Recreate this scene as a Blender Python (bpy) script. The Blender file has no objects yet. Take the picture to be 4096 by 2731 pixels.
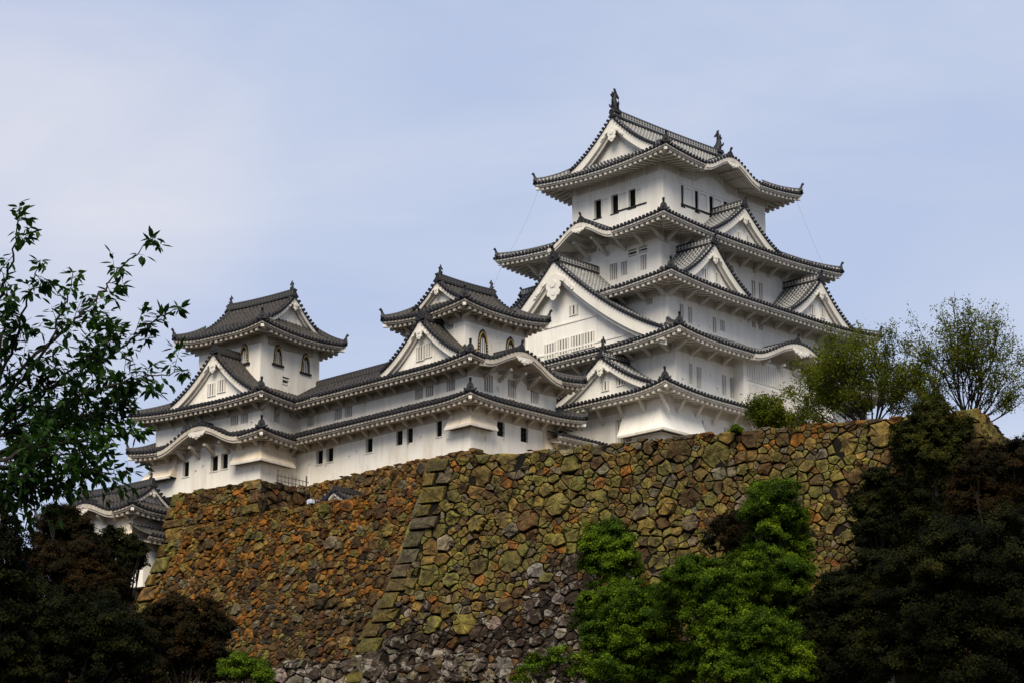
import bpy, math, random
import numpy as np
from mathutils import Vector, Matrix
SCN = bpy.context.scene
COL = SCN.collection
R = math.radians
rnd = random.Random(7)
# ------------------------------------------------------------------ camera
FPX, PITCH, PSI = 9400.0, R(15.6), R(44.2)
CAM = np.array([-155.2088, -130.9820, -44.7531])
cd = bpy.data.cameras.new("camera"); cam = bpy.data.objects.new("camera", cd); COL.objects.link(cam)
cam.location = CAM; cam.rotation_euler = (R(90) + PITCH, 0, PSI - R(90))
cd.sensor_width = 36.0; cd.sensor_fit = 'HORIZONTAL'; cd.lens = FPX / 4096 * 36
cd.clip_start = 0.5; cd.clip_end = 9000
SCN.camera = cam
Fh = np.array([math.cos(PSI), math.sin(PSI), 0]); RT = np.array([math.sin(PSI), -math.cos(PSI), 0])
UPV = np.array([0, 0, 1.0])
FW = Fh * math.cos(PITCH) + UPV * math.sin(PITCH); UPC = -Fh * math.sin(PITCH) + UPV * math.cos(PITCH)
# surveying helpers: turn a direction measured in the photograph into a point in the world
KZ = 1.38353
def c1(x, y): return (x / KZ + 1900, y / KZ + 300)
def c2(x, y): return (x / KZ + 1900, y / KZ + 1000)
def c3(x, y): return (x / KZ + 450, y / KZ + 1000)
def PP(x, y): return (x * 1.741497, y * 1.741497)
def ray(s): return FW + RT * (s[0] - 2048) / FPX - UPC * (s[1] - 1365.5) / FPX
def at(s, t): return CAM + ray(s) * t
def atp(x, y, t): return CAM + ray(PP(x, y)) * t
# ------------------------------------------------------------------ light, sky, exposure
SUN_EL, SUN_AZ = R(47), math.atan2(-0.82, -0.57)      # azimuth as atan2(x, y) of the direction to the sun
SUND = np.array([math.sin(SUN_AZ) * math.cos(SUN_EL), math.cos(SUN_AZ) * math.cos(SUN_EL), math.sin(SUN_EL)])
W = bpy.data.worlds.new("World"); SCN.world = W; W.use_nodes = True
nt = W.node_tree; nt.nodes.clear()
def N(nt, typ, **kw):
    n = nt.nodes.new(typ)
    for k, v in kw.items():
        if k == 'i':
            for a, b in v.items(): n.inputs[a].default_value = b
        else: setattr(n, k, v)
    return n
def L(nt, a, b): nt.links.new(a, b)
sky = N(nt, 'ShaderNodeTexSky', sky_type='NISHITA', sun_disc=False, sun_elevation=SUN_EL, sun_rotation=SUN_AZ, air_density=1.0, dust_density=1.2, ozone_density=1.2)
tcw = N(nt, 'ShaderNodeTexCoord')
mpw = N(nt, 'ShaderNodeMapping'); mpw.inputs['Scale'].default_value = (1.0, 1.0, 2.6)
mpw.inputs['Location'].default_value = (0.35, 0.1, 0.4)
L(nt, tcw.outputs['Generated'], mpw.inputs['Vector'])
nz = N(nt, 'ShaderNodeTexNoise', i={'Scale': 4.2, 'Detail': 5.0, 'Roughness': 0.55, 'Distortion': 0.4}); L(nt, mpw.outputs[0], nz.inputs['Vector'])
crw = N(nt, 'ShaderNodeValToRGB'); crw.color_ramp.elements[0].position = 0.40; crw.color_ramp.elements[1].position = 0.72
crw.color_ramp.elements[0].color = (0.0, 0.0, 0.0, 1); crw.color_ramp.elements[1].color = (1, 1, 1, 1)
L(nt, nz.outputs['Fac'], crw.inputs[0])
SKYS = 0.10
cl = N(nt, 'ShaderNodeMixRGB', i={1: (4.7, 5.45, 7.4, 1), 2: (6.0, 6.5, 7.8, 1)}); L(nt, crw.outputs[0], cl.inputs[0])
mxw = N(nt, 'ShaderNodeMixRGB', i={0: 0.86}); L(nt, sky.outputs[0], mxw.inputs[1]); L(nt, cl.outputs[0], mxw.inputs[2])
glow_dir = ray(PP(120, 410)); glow_dir = glow_dir / np.linalg.norm(glow_dir)      # thin bright break in the overcast
vm = N(nt, 'ShaderNodeVectorMath', operation='DOT_PRODUCT'); L(nt, tcw.outputs['Generated'], vm.inputs[0]); vm.inputs[1].default_value = tuple(glow_dir)
gm = N(nt, 'ShaderNodeMapRange', interpolation_type='SMOOTHSTEP', i={'From Min': 0.994, 'From Max': 1.0, 'To Min': 0.0, 'To Max': 0.75}); L(nt, vm.outputs['Value'], gm.inputs['Value'])
gmm = N(nt, 'ShaderNodeMath', operation='MULTIPLY'); L(nt, gm.outputs[0], gmm.inputs[0]); L(nt, nz.outputs['Fac'], gmm.inputs[1])
mx2 = N(nt, 'ShaderNodeMixRGB', i={2: (7.7, 7.4, 7.6, 1)}); L(nt, gmm.outputs[0], mx2.inputs[0]); L(nt, mxw.outputs[0], mx2.inputs[1]); mxw = mx2
bg = N(nt, 'ShaderNodeBackground', i={'Strength': SKYS}); L(nt, mxw.outputs[0], bg.inputs['Color'])
wo = N(nt, 'ShaderNodeOutputWorld'); L(nt, bg.outputs[0], wo.inputs['Surface'])
sl = bpy.data.lights.new("sun", 'SUN'); sl.energy = 4.3; sl.angle = R(38); sl.color = (1.0, 0.90, 0.745)
so = bpy.data.objects.new("sun", sl); COL.objects.link(so); so.rotation_euler = Vector(SUND).to_track_quat('Z', 'Y').to_euler()
SCN.view_settings.view_transform = 'Standard'; SCN.view_settings.look = 'None'
SCN.view_settings.exposure = 0.18; SCN.view_settings.gamma = 1.0
SCN.cycles.max_bounces = 6
# ------------------------------------------------------------------ materials
def mat(name, rough=0.8, spec=0.3):
    m = bpy.data.materials.new(name); m.use_nodes = True
    b = m.node_tree.nodes['Principled BSDF']; b.inputs['Roughness'].default_value = rough
    b.inputs['Specular IOR Level'].default_value = spec
    return m, m.node_tree, b
def ramp(nt, fac, stops):
    r = N(nt, 'ShaderNodeValToRGB'); e = r.color_ramp.elements
    while len(e) < len(stops): e.new(0.5)
    for k, (p, c) in enumerate(stops): e[k].position = p; e[k].color = (*c, 1)
    L(nt, fac, r.inputs[0]); return r.outputs[0]
def noise(nt, scale, detail=4, rough=0.55, stretch=(1, 1, 1), dist=0.0):
    g = N(nt, 'ShaderNodeNewGeometry'); mp = N(nt, 'ShaderNodeMapping'); mp.inputs['Scale'].default_value = stretch
    L(nt, g.outputs['Position'], mp.inputs[0])
    n = N(nt, 'ShaderNodeTexNoise', i={'Scale': scale, 'Detail': detail, 'Roughness': rough, 'Distortion': dist}); L(nt, mp.outputs[0], n.inputs['Vector'])
    return n.outputs['Fac']
def mixc(nt, fac, a, b, mode='MIX'):
    m = N(nt, 'ShaderNodeMixRGB', blend_type=mode)
    for k, v in ((0, fac), (1, a), (2, b)):
        if isinstance(v, (int, float)): m.inputs[k].default_value = v
        elif isinstance(v, tuple): m.inputs[k].default_value = (*v, 1)
        else: L(nt, v, m.inputs[k])
    return m.outputs[0]
def math_(nt, op, a, b=None, clamp=False):
    m = N(nt, 'ShaderNodeMath', operation=op, use_clamp=clamp)
    for k, v in ((0, a), (1, b)):
        if v is None: continue
        if isinstance(v, (int, float)): m.inputs[k].default_value = v
        else: L(nt, v, m.inputs[k])
    return m.outputs[0]
def bump(nt, b, h, strength, dist):
    bp = N(nt, 'ShaderNodeBump', i={'Strength': strength, 'Distance': dist}); L(nt, h, bp.inputs['Height']); L(nt, bp.outputs[0], b.inputs['Normal'])
def plaster(name, base, stain, amount=0.5):
    m, nt, b = mat(name, 0.85, 0.2)
    f1 = ramp(nt, noise(nt, 0.9, 5, 0.6, (1, 1, 0.22)), [(0.42, (0, 0, 0)), (0.78, (1, 1, 1))])
    f2 = ramp(nt, noise(nt, 4.0, 4, 0.6), [(0.35, (0.6, 0.6, 0.6)), (0.75, (1, 1, 1))])
    f = math_(nt, 'MULTIPLY', f1, f2); f = math_(nt, 'MULTIPLY', f, amount)
    st_ = math_(nt, 'MULTIPLY', ramp(nt, noise(nt, 2.4, 4, 0.6, (1, 1, 0.05)), [(0.50, (0, 0, 0)), (0.74, (1, 1, 1))]), math_(nt, 'MULTIPLY', ramp(nt, noise(nt, 0.5, 3), [(0.42, (0, 0, 0)), (0.62, (1, 1, 1))]), 0.5 * amount))
    c = mixc(nt, st_, mixc(nt, f, base, stain), tuple(x * .72 for x in stain)); L(nt, c, b.inputs['Base Color'])
    bump(nt, b, noise(nt, 14, 3), 0.12, 0.03)
    return m
M = {}
M['plaster'] = plaster('white_plaster', (0.80, 0.77, 0.70), (0.56, 0.51, 0.42), 0.7)
M['plaster_old'] = plaster('cream_plaster', (0.79, 0.75, 0.665), (0.50, 0.42, 0.31), 0.8)
M['plaster_stained'] = plaster('stained_plaster', (0.72, 0.63, 0.49), (0.48, 0.35, 0.20), 0.95)
M['trim'] = plaster('white_lime_trim', (0.68, 0.65, 0.58), (0.50, 0.46, 0.39), 0.55)
M['eave'] = plaster('shaded_lime_eaves', (0.60, 0.565, 0.50), (0.34, 0.29, 0.23), 0.8)  # lime colour darkened to carry the shade under the eaves
M['eave_old'] = plaster('shaded_aged_eaves', (0.47, 0.42, 0.35), (0.22, 0.17, 0.12), 0.9)  # aged lime, under-eave shade painted in as a darker brown
M['trim_old'] = plaster('aged_lime_trim', (0.66, 0.62, 0.55), (0.36, 0.30, 0.23), 0.8)
def tile(name, dark, lite, mortar, cover, ms):
    m, nt, b = mat(name, 0.7, 0.2)
    uv = N(nt, 'ShaderNodeUVMap'); sp = N(nt, 'ShaderNodeSeparateXYZ'); L(nt, uv.outputs[0], sp.inputs[0])
    fu = math_(nt, 'FRACT', sp.outputs[0]); fv = math_(nt, 'FRACT', sp.outputs[1])
    col = ramp(nt, noise(nt, 2.2, 5, 0.7), [(0.3, dark), (0.7, lite)])
    cell = N(nt, 'ShaderNodeTexWhiteNoise', noise_dimensions='2D'); cx = N(nt, 'ShaderNodeCombineXYZ')
    L(nt, math_(nt, 'FLOOR', sp.outputs[0]), cx.inputs[0]); L(nt, math_(nt, 'FLOOR', sp.outputs[1]), cx.inputs[1]); L(nt, cx.outputs[0], cell.inputs['Vector'])
    col = mixc(nt, 0.55, col, mixc(nt, 1.0, col, ramp(nt, cell.outputs['Value'], [(0, (0.45, 0.45, 0.45)), (1, (1.5, 1.5, 1.5))]), 'MULTIPLY'))
    rib = math_(nt, 'GREATER_THAN', fu, 0.5)
    band = math_(nt, 'LESS_THAN', fv, cover)                      # lime joint across each round tile
    edge = math_(nt, 'MULTIPLY', math_(nt, 'GREATER_THAN', fu, 0.44), math_(nt, 'LESS_THAN', fu, 0.56))
    pan = math_(nt, 'MULTIPLY', math_(nt, 'LESS_THAN', fu, 0.5), math_(nt, 'LESS_THAN', fv, cover * 0.35))
    f = math_(nt, 'MAXIMUM', math_(nt, 'MULTIPLY', rib, band), math_(nt, 'MULTIPLY', edge, 0.8)); f = math_(nt, 'MAXIMUM', f, pan)
    wear = ramp(nt, noise(nt, 5, 4, 0.7), [(0.35, (ms * .5, ms * .5, ms * .5)), (0.65, (ms, ms, ms))])
    f = math_(nt, 'MULTIPLY', f, wear)
    L(nt, mixc(nt, f, col, mortar), b.inputs['Base Color'])
    return m
M['tile'] = tile('grey_roof_tile_lime_joints', (0.016, 0.017, 0.020), (0.055, 0.057, 0.063), (0.46, 0.45, 0.42), 0.33, 0.85)
M['tile_old'] = tile('weathered_roof_tile', (0.008, 0.008, 0.009), (0.036, 0.033, 0.031), (0.22, 0.19, 0.155), 0.22, 0.34)
def ridgemat(name, dark, mortar, ms):
    m, nt, b = mat(name, 0.6, 0.4)
    uv = N(nt, 'ShaderNodeUVMap'); sp = N(nt, 'ShaderNodeSeparateXYZ'); L(nt, uv.outputs[0], sp.inputs[0])
    fu = math_(nt, 'FRACT', sp.outputs[0]); v = sp.outputs[1]
    e = math_(nt, 'MULTIPLY', math_(nt, 'GREATER_THAN', v, 0.30), math_(nt, 'LESS_THAN', v, 0.95))
    f = math_(nt, 'MAXIMUM', math_(nt, 'MULTIPLY', e, math_(nt, 'LESS_THAN', fu, 0.34)), math_(nt, 'MULTIPLY', e, math_(nt, 'LESS_THAN', math_(nt, 'FRACT', math_(nt, 'MULTIPLY', v, 3.1)), 0.28)))
    f = math_(nt, 'MULTIPLY', f, ms)
    col = ramp(nt, noise(nt, 3, 4, 0.7), [(0.3, dark), (0.7, tuple(2.4 * d for d in dark))])
    L(nt, mixc(nt, f, col, mortar), b.inputs['Base Color'])
    return m
M['ridge'] = ridgemat('ridge_tile_lime_lattice', (0.014, 0.015, 0.017), (0.46, 0.44, 0.41), 0.75)
M['ridge_old'] = ridgemat('ridge_tile_weathered', (0.010, 0.010, 0.011), (0.26, 0.22, 0.18), 0.22)
def plain(name, c1_, c2_, sc=3, rough=0.7, spec=0.3, bs=0):
    m, nt, b = mat(name, rough, spec)
    n = noise(nt, sc, 5, 0.65); L(nt, ramp(nt, n, [(0.3, c1_), (0.7, c2_)]), b.inputs['Base Color'])
    if bs: bump(nt, b, n, bs, 0.05)
    return m
M['iron'] = plain('dark_clay', (0.006, 0.006, 0.008), (0.020, 0.020, 0.023), 4, 0.6, 0.3)
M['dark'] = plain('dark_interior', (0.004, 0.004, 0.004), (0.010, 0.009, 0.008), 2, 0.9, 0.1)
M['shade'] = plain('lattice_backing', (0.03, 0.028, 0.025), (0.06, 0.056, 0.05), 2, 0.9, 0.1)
M['wood'] = plain('black_wood', (0.008, 0.007, 0.007), (0.020, 0.018, 0.016), 6, 0.6, 0.3)
M['gold'] = plain('gilt_metal', (0.42, 0.26, 0.04), (0.62, 0.42, 0.09), 8, 0.4, 0.5)
M['bark'] = plain('bark', (0.010, 0.008, 0.007), (0.035, 0.028, 0.022), 3, 0.9, 0.2, 0.5)
M['wire'] = plain('grey_wire', (0.25, 0.26, 0.28), (0.35, 0.36, 0.38), 3, 0.6, 0.3)
M['bamboo'] = plain('weathered_bamboo', (0.06, 0.05, 0.04), (0.14, 0.12, 0.09), 5, 0.8, 0.2)
M['ground'] = plain('leaf_litter_ground', (0.012, 0.012, 0.007), (0.05, 0.042, 0.026), 0.6, 0.95, 0.1, 0.6)
M['gravel'] = plain('terrace_gravel', (0.16, 0.14, 0.11), (0.26, 0.23, 0.19), 1.5, 0.95, 0.1, 0.4)
M['skin'] = plain('skin', (0.30, 0.15, 0.10), (0.38, 0.20, 0.13), 9, 0.6)
M['shirt'] = plain('white_shirt', (0.30, 0.34, 0.42), (0.40, 0.44, 0.52), 9, 0.8)
M['suit'] = plain('black_cloth', (0.006, 0.006, 0.008), (0.014, 0.014, 0.018), 9, 0.8)
M['hair'] = plain('black_hair', (0.005, 0.005, 0.005), (0.012, 0.010, 0.010), 9, 0.6)
def stone_mat():
    m, nt, b = mat('weathered_wall_stone', 0.92, 0.15)
    a = N(nt, 'ShaderNodeAttribute', attribute_name='stone')
    n1 = noise(nt, 1.7, 6, 0.68); n2 = noise(nt, 7.0, 5, 0.7); n3 = noise(nt, 0.35, 4, 0.6); n4 = noise(nt, 2.8, 6, 0.75, (1, 1, 1), 0.6)
    mul = ramp(nt, n1, [(0.30, (0.15, 0.12, 0.10)), (0.48, (0.64, 0.62, 0.58)), (0.72, (1.45, 1.40, 1.30))])
    c = mixc(nt, 1.0, a.outputs['Color'], mul, 'MULTIPLY')
    mul2 = ramp(nt, n2, [(0.28, (0.50, 0.48, 0.46)), (0.62, (1.14, 1.14, 1.14))])
    c = mixc(nt, 1.0, c, mul2, 'MULTIPLY')
    # lichen strength travels in the attribute's alpha: 0..1 yellow-green, 2..3 white
    al0 = a.outputs['Alpha']; al = math_(nt, 'MULTIPLY', al0, math_(nt, 'LESS_THAN', al0, 1.5)); wl_ = math_(nt, 'SUBTRACT', al0, 2.0, True)
    fm = math_(nt, 'MULTIPLY', ramp(nt, n4, [(0.50, (0, 0, 0)), (0.66, (1, 1, 1))]), math_(nt, 'MULTIPLY', al, 0.62))
    c = mixc(nt, fm, c, (0.150, 0.148, 0.045))
    fd = math_(nt, 'MULTIPLY', ramp(nt, n3, [(0.46, (0, 0, 0)), (0.68, (1, 1, 1))]), 0.45)
    c = mixc(nt, fd, c, (0.045, 0.030, 0.018))
    n5 = noise(nt, 0.95, 7, 0.72, (1, 1, 1.3), 0.9)
    c = mixc(nt, math_(nt, 'MULTIPLY', ramp(nt, n5, [(0.53, (0, 0, 0)), (0.60, (1, 1, 1))]), math_(nt, 'MULTIPLY', wl_, 0.8)), c, (0.36, 0.325, 0.265))
    L(nt, c, b.inputs['Base Color'])
    h = math_(nt, 'ADD', math_(nt, 'MULTIPLY', n2, 0.5), n1); bump(nt, b, h, 1.0, 0.20)
    return m
M['stone'] = stone_mat()
M['gap'] = plain('earth_joint', (0.003, 0.0025, 0.002), (0.010, 0.008, 0.006), 2, 0.95, 0.1)
def leafmat(name, cols, trans=0.22, rough=0.8, spec=0.08):
    m, nt, b = mat(name, rough, spec)
    g = N(nt, 'ShaderNodeNewGeometry'); f = g.outputs['Random Per Island']
    n = noise(nt, 0.42, 4, 0.6)
    ff = math_(nt, 'ADD', math_(nt, 'MULTIPLY', f, 0.42), math_(nt, 'MULTIPLY', math_(nt, 'SUBTRACT', n, 0.22), 1.1), True)
    st = [((k + 0.5) / len(cols), c) for k, c in enumerate(cols)]
    c = ramp(nt, ff, st); L(nt, c, b.inputs['Base Color'])
    t = N(nt, 'ShaderNodeBsdfTranslucent'); L(nt, c, t.inputs[0])
    mx = N(nt, 'ShaderNodeMixShader', i={0: trans}); L(nt, b.outputs[0], mx.inputs[1]); L(nt, t.outputs[0], mx.inputs[2])
    L(nt, mx.outputs[0], nt.nodes['Material Output'].inputs['Surface'])
    return m
M['leaf_green'] = leafmat('fresh_green_leaves', [(0.003, 0.008, 0.001), (0.012, 0.028, 0.0015), (0.058, 0.105, 0.004), (0.18, 0.245, 0.009)])
M['leaf_dark'] = leafmat('dark_evergreen_leaves', [(0.0012, 0.002, 0.0007), (0.003, 0.005, 0.0012), (0.010, 0.013, 0.002), (0.042, 0.036, 0.005)])
M['leaf_olive'] = leafmat('olive_evergreen_leaves', [(0.0018, 0.003, 0.001), (0.007, 0.011, 0.002), (0.032, 0.034, 0.004), (0.085, 0.068, 0.008)])
M['leaf_red'] = leafmat('bronze_young_leaves', [(0.0015, 0.002, 0.0008), (0.0045, 0.005, 0.0015), (0.018, 0.013, 0.003), (0.042, 0.016, 0.004)])
M['leaf_lime'] = leafmat('lime_green_leaves', [(0.012, 0.026, 0.002), (0.05, 0.09, 0.004), (0.13, 0.20, 0.009)])
M['leaf_spring'] = leafmat('sparse_spring_leaves', [(0.030, 0.044, 0.004), (0.080, 0.100, 0.007), (0.17, 0.18, 0.014)], 0.45)
M['leaf_cherry'] = leafmat('cherry_leaves', [(0.004, 0.014, 0.002), (0.010, 0.032, 0.003), (0.030, 0.078, 0.006)], 0.35, 0.6, 0.15)
# ------------------------------------------------------------------ mesh helpers
class MB:
    def __init__(s): s.v = []; s.f = []; s.uv = []; s.mi = []; s.col = None
    def add(s, p): s.v.append((float(p[0]), float(p[1]), float(p[2]))); return len(s.v) - 1
    def face(s, idx, uv=None, m=0): s.f.append(tuple(idx)); s.uv.append(uv); s.mi.append(m)
    def quad(s, a, b, c, d, uv=None, m=0): s.face([s.add(a), s.add(b), s.add(c), s.add(d)], uv, m)
    def hexa(s, P, m=0):            # 8 corners: bottom 0-3, top 4-7
        i = [s.add(p) for p in P]
        for q in ((0, 3, 2, 1), (4, 5, 6, 7), (0, 1, 5, 4), (1, 2, 6, 5), (2, 3, 7, 6), (3, 0, 4, 7)): s.face([i[k] for k in q], None, m)
    def fbox(s, fr, u0, u1, o0, o1, z0, z1, m=0):
        s.hexa([fr(u0, o0, z0), fr(u1, o0, z0), fr(u1, o1, z0), fr(u0, o1, z0), fr(u0, o0, z1), fr(u1, o0, z1), fr(u1, o1, z1), fr(u0, o1, z1)], m)
    def tube(s, pts, rads, n=6, m=0, caps=True):
        pts = [Vector(p) for p in pts]; rings = []
        for k, p in enumerate(pts):
            d = (pts[min(k + 1, len(pts) - 1)] - pts[max(k - 1, 0)])
            d = d.normalized() if d.length > 1e-9 else Vector((0, 0, 1))
            a = d.orthogonal().normalized() if k == 0 else (pa - d * pa.dot(d)).normalized()
            pa = a; b = d.cross(a)
            r = rads[k] if hasattr(rads, '__len__') else rads
            rings.append([s.add(p + (a * math.cos(2 * math.pi * j / n) + b * math.sin(2 * math.pi * j / n)) * r) for j in range(n)])
        for A, B in zip(rings, rings[1:]):
            for j in range(n): s.face([A[j], A[(j + 1) % n], B[(j + 1) % n], B[j]], None, m)
        if caps: s.face(rings[0][::-1], None, m); s.face(rings[-1], None, m)
    def beam(s, a, b, w, h, m=0):
        a = Vector(a); b = Vector(b); d = (b - a).normalized()
        side = d.cross(Vector((0, 0, 1)));
        side = side.normalized() if side.length > 1e-5 else Vector((1, 0, 0))
        up = side.cross(d).normalized(); P = []
        for e in (a, b):
            P.append([e - side * w / 2 - up * h / 2, e + side * w / 2 - up * h / 2, e + side * w / 2 + up * h / 2, e - side * w / 2 + up * h / 2])
        s.hexa(P[0] + P[1], m)
    def prism(s, poly, fn, t0, t1, m=0):     # 2-D outline poly[(a,b)], fn(a,b,t)->point
        A = [s.add(fn(a, b, t0)) for a, b in poly]; B = [s.add(fn(a, b, t1)) for a, b in poly]; n = len(poly)
        s.face(A[::-1], None, m); s.face(B, None, m)
        for k in range(n): s.face([A[k], A[(k + 1) % n], B[(k + 1) % n], B[k]], None, m)
    def mesh(s, name, mats, smooth=False):
        me = bpy.data.meshes.new(name); me.from_pydata(s.v, [], s.f)
        for m in mats: me.materials.append(m)
        if any(s.mi): me.polygons.foreach_set('material_index', s.mi)
        if any(u is not None for u in s.uv):
            ul = me.uv_layers.new(name='UVMap'); d = np.zeros(len(me.loops) * 2); k = 0
            for f, u in zip(s.f, s.uv):
                n = len(f)
                if u is not None:
                    d[2 * k:2 * k + 2 * n] = np.array(u, float).ravel()
                k += n
            ul.data.foreach_set('uv', d)
        if s.col is not None:
            at_ = me.color_attributes.new('stone', 'FLOAT_COLOR', 'POINT'); at_.data.foreach_set('color', np.array(s.col, np.float32).ravel())
        if smooth: me.polygons.foreach_set('use_smooth', [True] * len(me.polygons))
        me.update(); return me
    def build(s, name, mats, parent=None, smooth=False):
        if not isinstance(mats, (list, tuple)): mats = [mats]
        o = bpy.data.objects.new(name, s.mesh(name, mats, smooth)); COL.objects.link(o)
        if parent is not None: o.parent = parent
        return o
def inst(name, me, parent, loc=(0, 0, 0), rz=0.0, sc=(1, 1, 1)):
    o = bpy.data.objects.new(name, me); COL.objects.link(o); o.parent = parent
    o.location = loc; o.rotation_euler = (0, 0, rz); o.scale = sc if hasattr(sc, '__len__') else (sc,) * 3
    return o
def thing(name, loc, label, cat, rz=0.0, group=None):
    o = bpy.data.objects.new(name, None); COL.objects.link(o); o.location = loc; o.rotation_euler = (0, 0, rz)
    o.empty_display_size = 0.5
    return tag(o, label, cat, group)
def tag(o, label, cat, group=None):
    o['label'] = label; o['category'] = cat
    if group: o['group'] = group
    return o
def structure(o): o['kind'] = 'structure'; return o
# frames of the four building sides: u runs right as seen from outside, o runs outwards from the building origin
DIRS = {'S': ((1, 0), (0, -1)), 'W': ((0, -1), (-1, 0)), 'N': ((-1, 0), (0, 1)), 'E': ((0, 1), (1, 0))}
def frame(side):
    (rx, ry), (nx, ny) = DIRS[side]
    return lambda u, o, z: (rx * u + nx * o, ry * u + ny * o, z)
FACE_RZ = {'S': 0.0, 'W': -math.pi / 2, 'N': math.pi, 'E': math.pi / 2}     # turn of something modelled facing -Y
# ------------------------------------------------------------------ shared ornament meshes (modelled facing -Y, base at z=0, unit height)
def ornament_mesh(m):
    mb = MB()
    half = [(0.34, 0.0), (0.42, 0.10), (0.33, 0.20), (0.30, 0.34), (0.24, 0.50), (0.15, 0.60)]
    poly = half + [(-a, b) for a, b in half[::-1]]
    mb.prism(poly, lambda a, b, t: (a, t, b), -0.10, 0.14)
    mb.tube([(0, -0.02, 0.55), (0, -0.05, 0.72), (0, -0.10, 0.84), (0, -0.22, 0.98)], [0.12, 0.10, 0.105, 0.13], 8)
    mb.tube([(0, -0.10, 0.30), (0, -0.17, 0.30)], [0.14, 0.09], 8)
    for sgn in (-1, 1): mb.tube([(0.36 * sgn, 0.0, 0.05), (0.47 * sgn, -0.02, 0.12), (0.50 * sgn, -0.02, 0.24)], [0.10, 0.08, 0.03], 6)
    return mb.mesh('ridge_ornament', [m])
def dolphin_mesh(m):
    mb = MB()
    pts = [(0, 0.10, 0.02), (0, 0.06, 0.14), (0, 0.02, 0.28), (0, -0.02, 0.42), (0, -0.02, 0.56), (0, 0.02, 0.68), (0, 0.03, 0.78)]
    mb.tube(pts, [0.155, 0.165, 0.15, 0.125, 0.10, 0.075, 0.05], 10)
    mb.tube([(0, 0.12, 0.06), (0, 0.24, 0.05), (0, 0.30, 0.10)], [0.13, 0.10, 0.03], 8)     # snout towards the ridge
    mb.hexa([(-.2, -.16, -.10), (.2, -.16, -.10), (.2, .26, -.10), (-.2, .26, -.10), (-.17, -.14, .05), (.17, -.14, .05), (.17, .22, .05), (-.17, .22, .05)])
    def fin(poly, w): mb.prism(poly, lambda a, b, t: (t, a, b), -w, w)
    fin([(0.0, 0.74), (0.07, 0.72), (0.16, 0.66), (0.27, 0.60), (0.24, 0.72), (0.15, 0.80), (0.10, 0.90), (0.05, 1.0), (-0.03, 1.03), (0.0, 0.92), (-0.04, 0.82)], 0.035)
    fin([(-0.02, 0.70), (-0.10, 0.76), (-0.13, 0.86), (-0.16, 0.74), (-0.25, 0.71), (-0.20, 0.64), (-0.14, 0.58), (-0.10, 0.52), (-0.05, 0.6)], 0.03)
    for zc in (0.2, 0.32, 0.44): fin([(-0.14 + 0.05 * zc, zc - 0.05), (-0.23 + 0.05 * zc, zc + 0.05), (-0.12 + 0.05 * zc, zc + 0.06)], 0.02)
    for sgn in (-1, 1): mb.tube([(0.13 * sgn, 0.05, 0.2), (0.24 * sgn, -0.02, 0.28), (0.27 * sgn, -0.05, 0.38)], [0.06, 0.05, 0.015], 6)
    return mb.mesh('dolphin_ornament', [m])
ORN = ornament_mesh(M['iron']); DOL = dolphin_mesh(M['iron'])
def ridge_sweep(mb, pts, w, h, sink=0.12):
    pts = [Vector(p) for p in pts]; rings = []; dist = 0; ds = []
    for k, p in enumerate(pts):
        d = pts[min(k + 1, len(pts) - 1)] - pts[max(k - 1, 0)]; d.z = 0; d.normalize()
        s = Vector((d.y, -d.x, 0)); z = Vector((0, 0, 1))
        if k: dist += (p - pts[k - 1]).length
        ds.append(dist / 0.36)
        r = w * 0.42
        sec = [s * (w / 2) - z * sink, s * (w / 2) + z * h]
        sec += [s * (r * math.cos(a)) + z * (h + 0.02 + r * math.sin(a)) for a in (0.0, 0.9, 1.57, 2.24, 3.14)]
        sec += [-s * (w / 2) + z * h, -s * (w / 2) - z * sink]
        rings.append([mb.add(p + q) for q in sec])
    vv = [0.0, 1.0, 1.2, 1.3, 1.4, 1.3, 1.2, 1.0, 0.0]; n = len(vv)
    for k in range(len(pts) - 1):
        A, B = rings[k], rings[k + 1]
        for j in range(n - 1):
            mb.face([A[j], A[j + 1], B[j + 1], B[j]], [(ds[k], vv[j]), (ds[k], vv[j + 1]), (ds[k + 1], vv[j + 1]), (ds[k + 1], vv[j])])
    for r_ in (rings[0], rings[-1]): mb.face(r_, [(0.5, 1.3)] * n)
def disc_cap(mb, c, nrm, rad, ln, n=8):
    nrm = Vector(nrm).normalized(); mb.tube([Vector(c) - nrm * ln * 0.3, Vector(c) + nrm * ln], rad, n)
PITCHT = 0.42            # spacing of the round tile rows
RIBH = 0.10
COLS = [(0.0, 0.0), (0.50, 0.0), (0.56, 0.75), (0.75, 1.0), (0.94, 0.75)]
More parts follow.
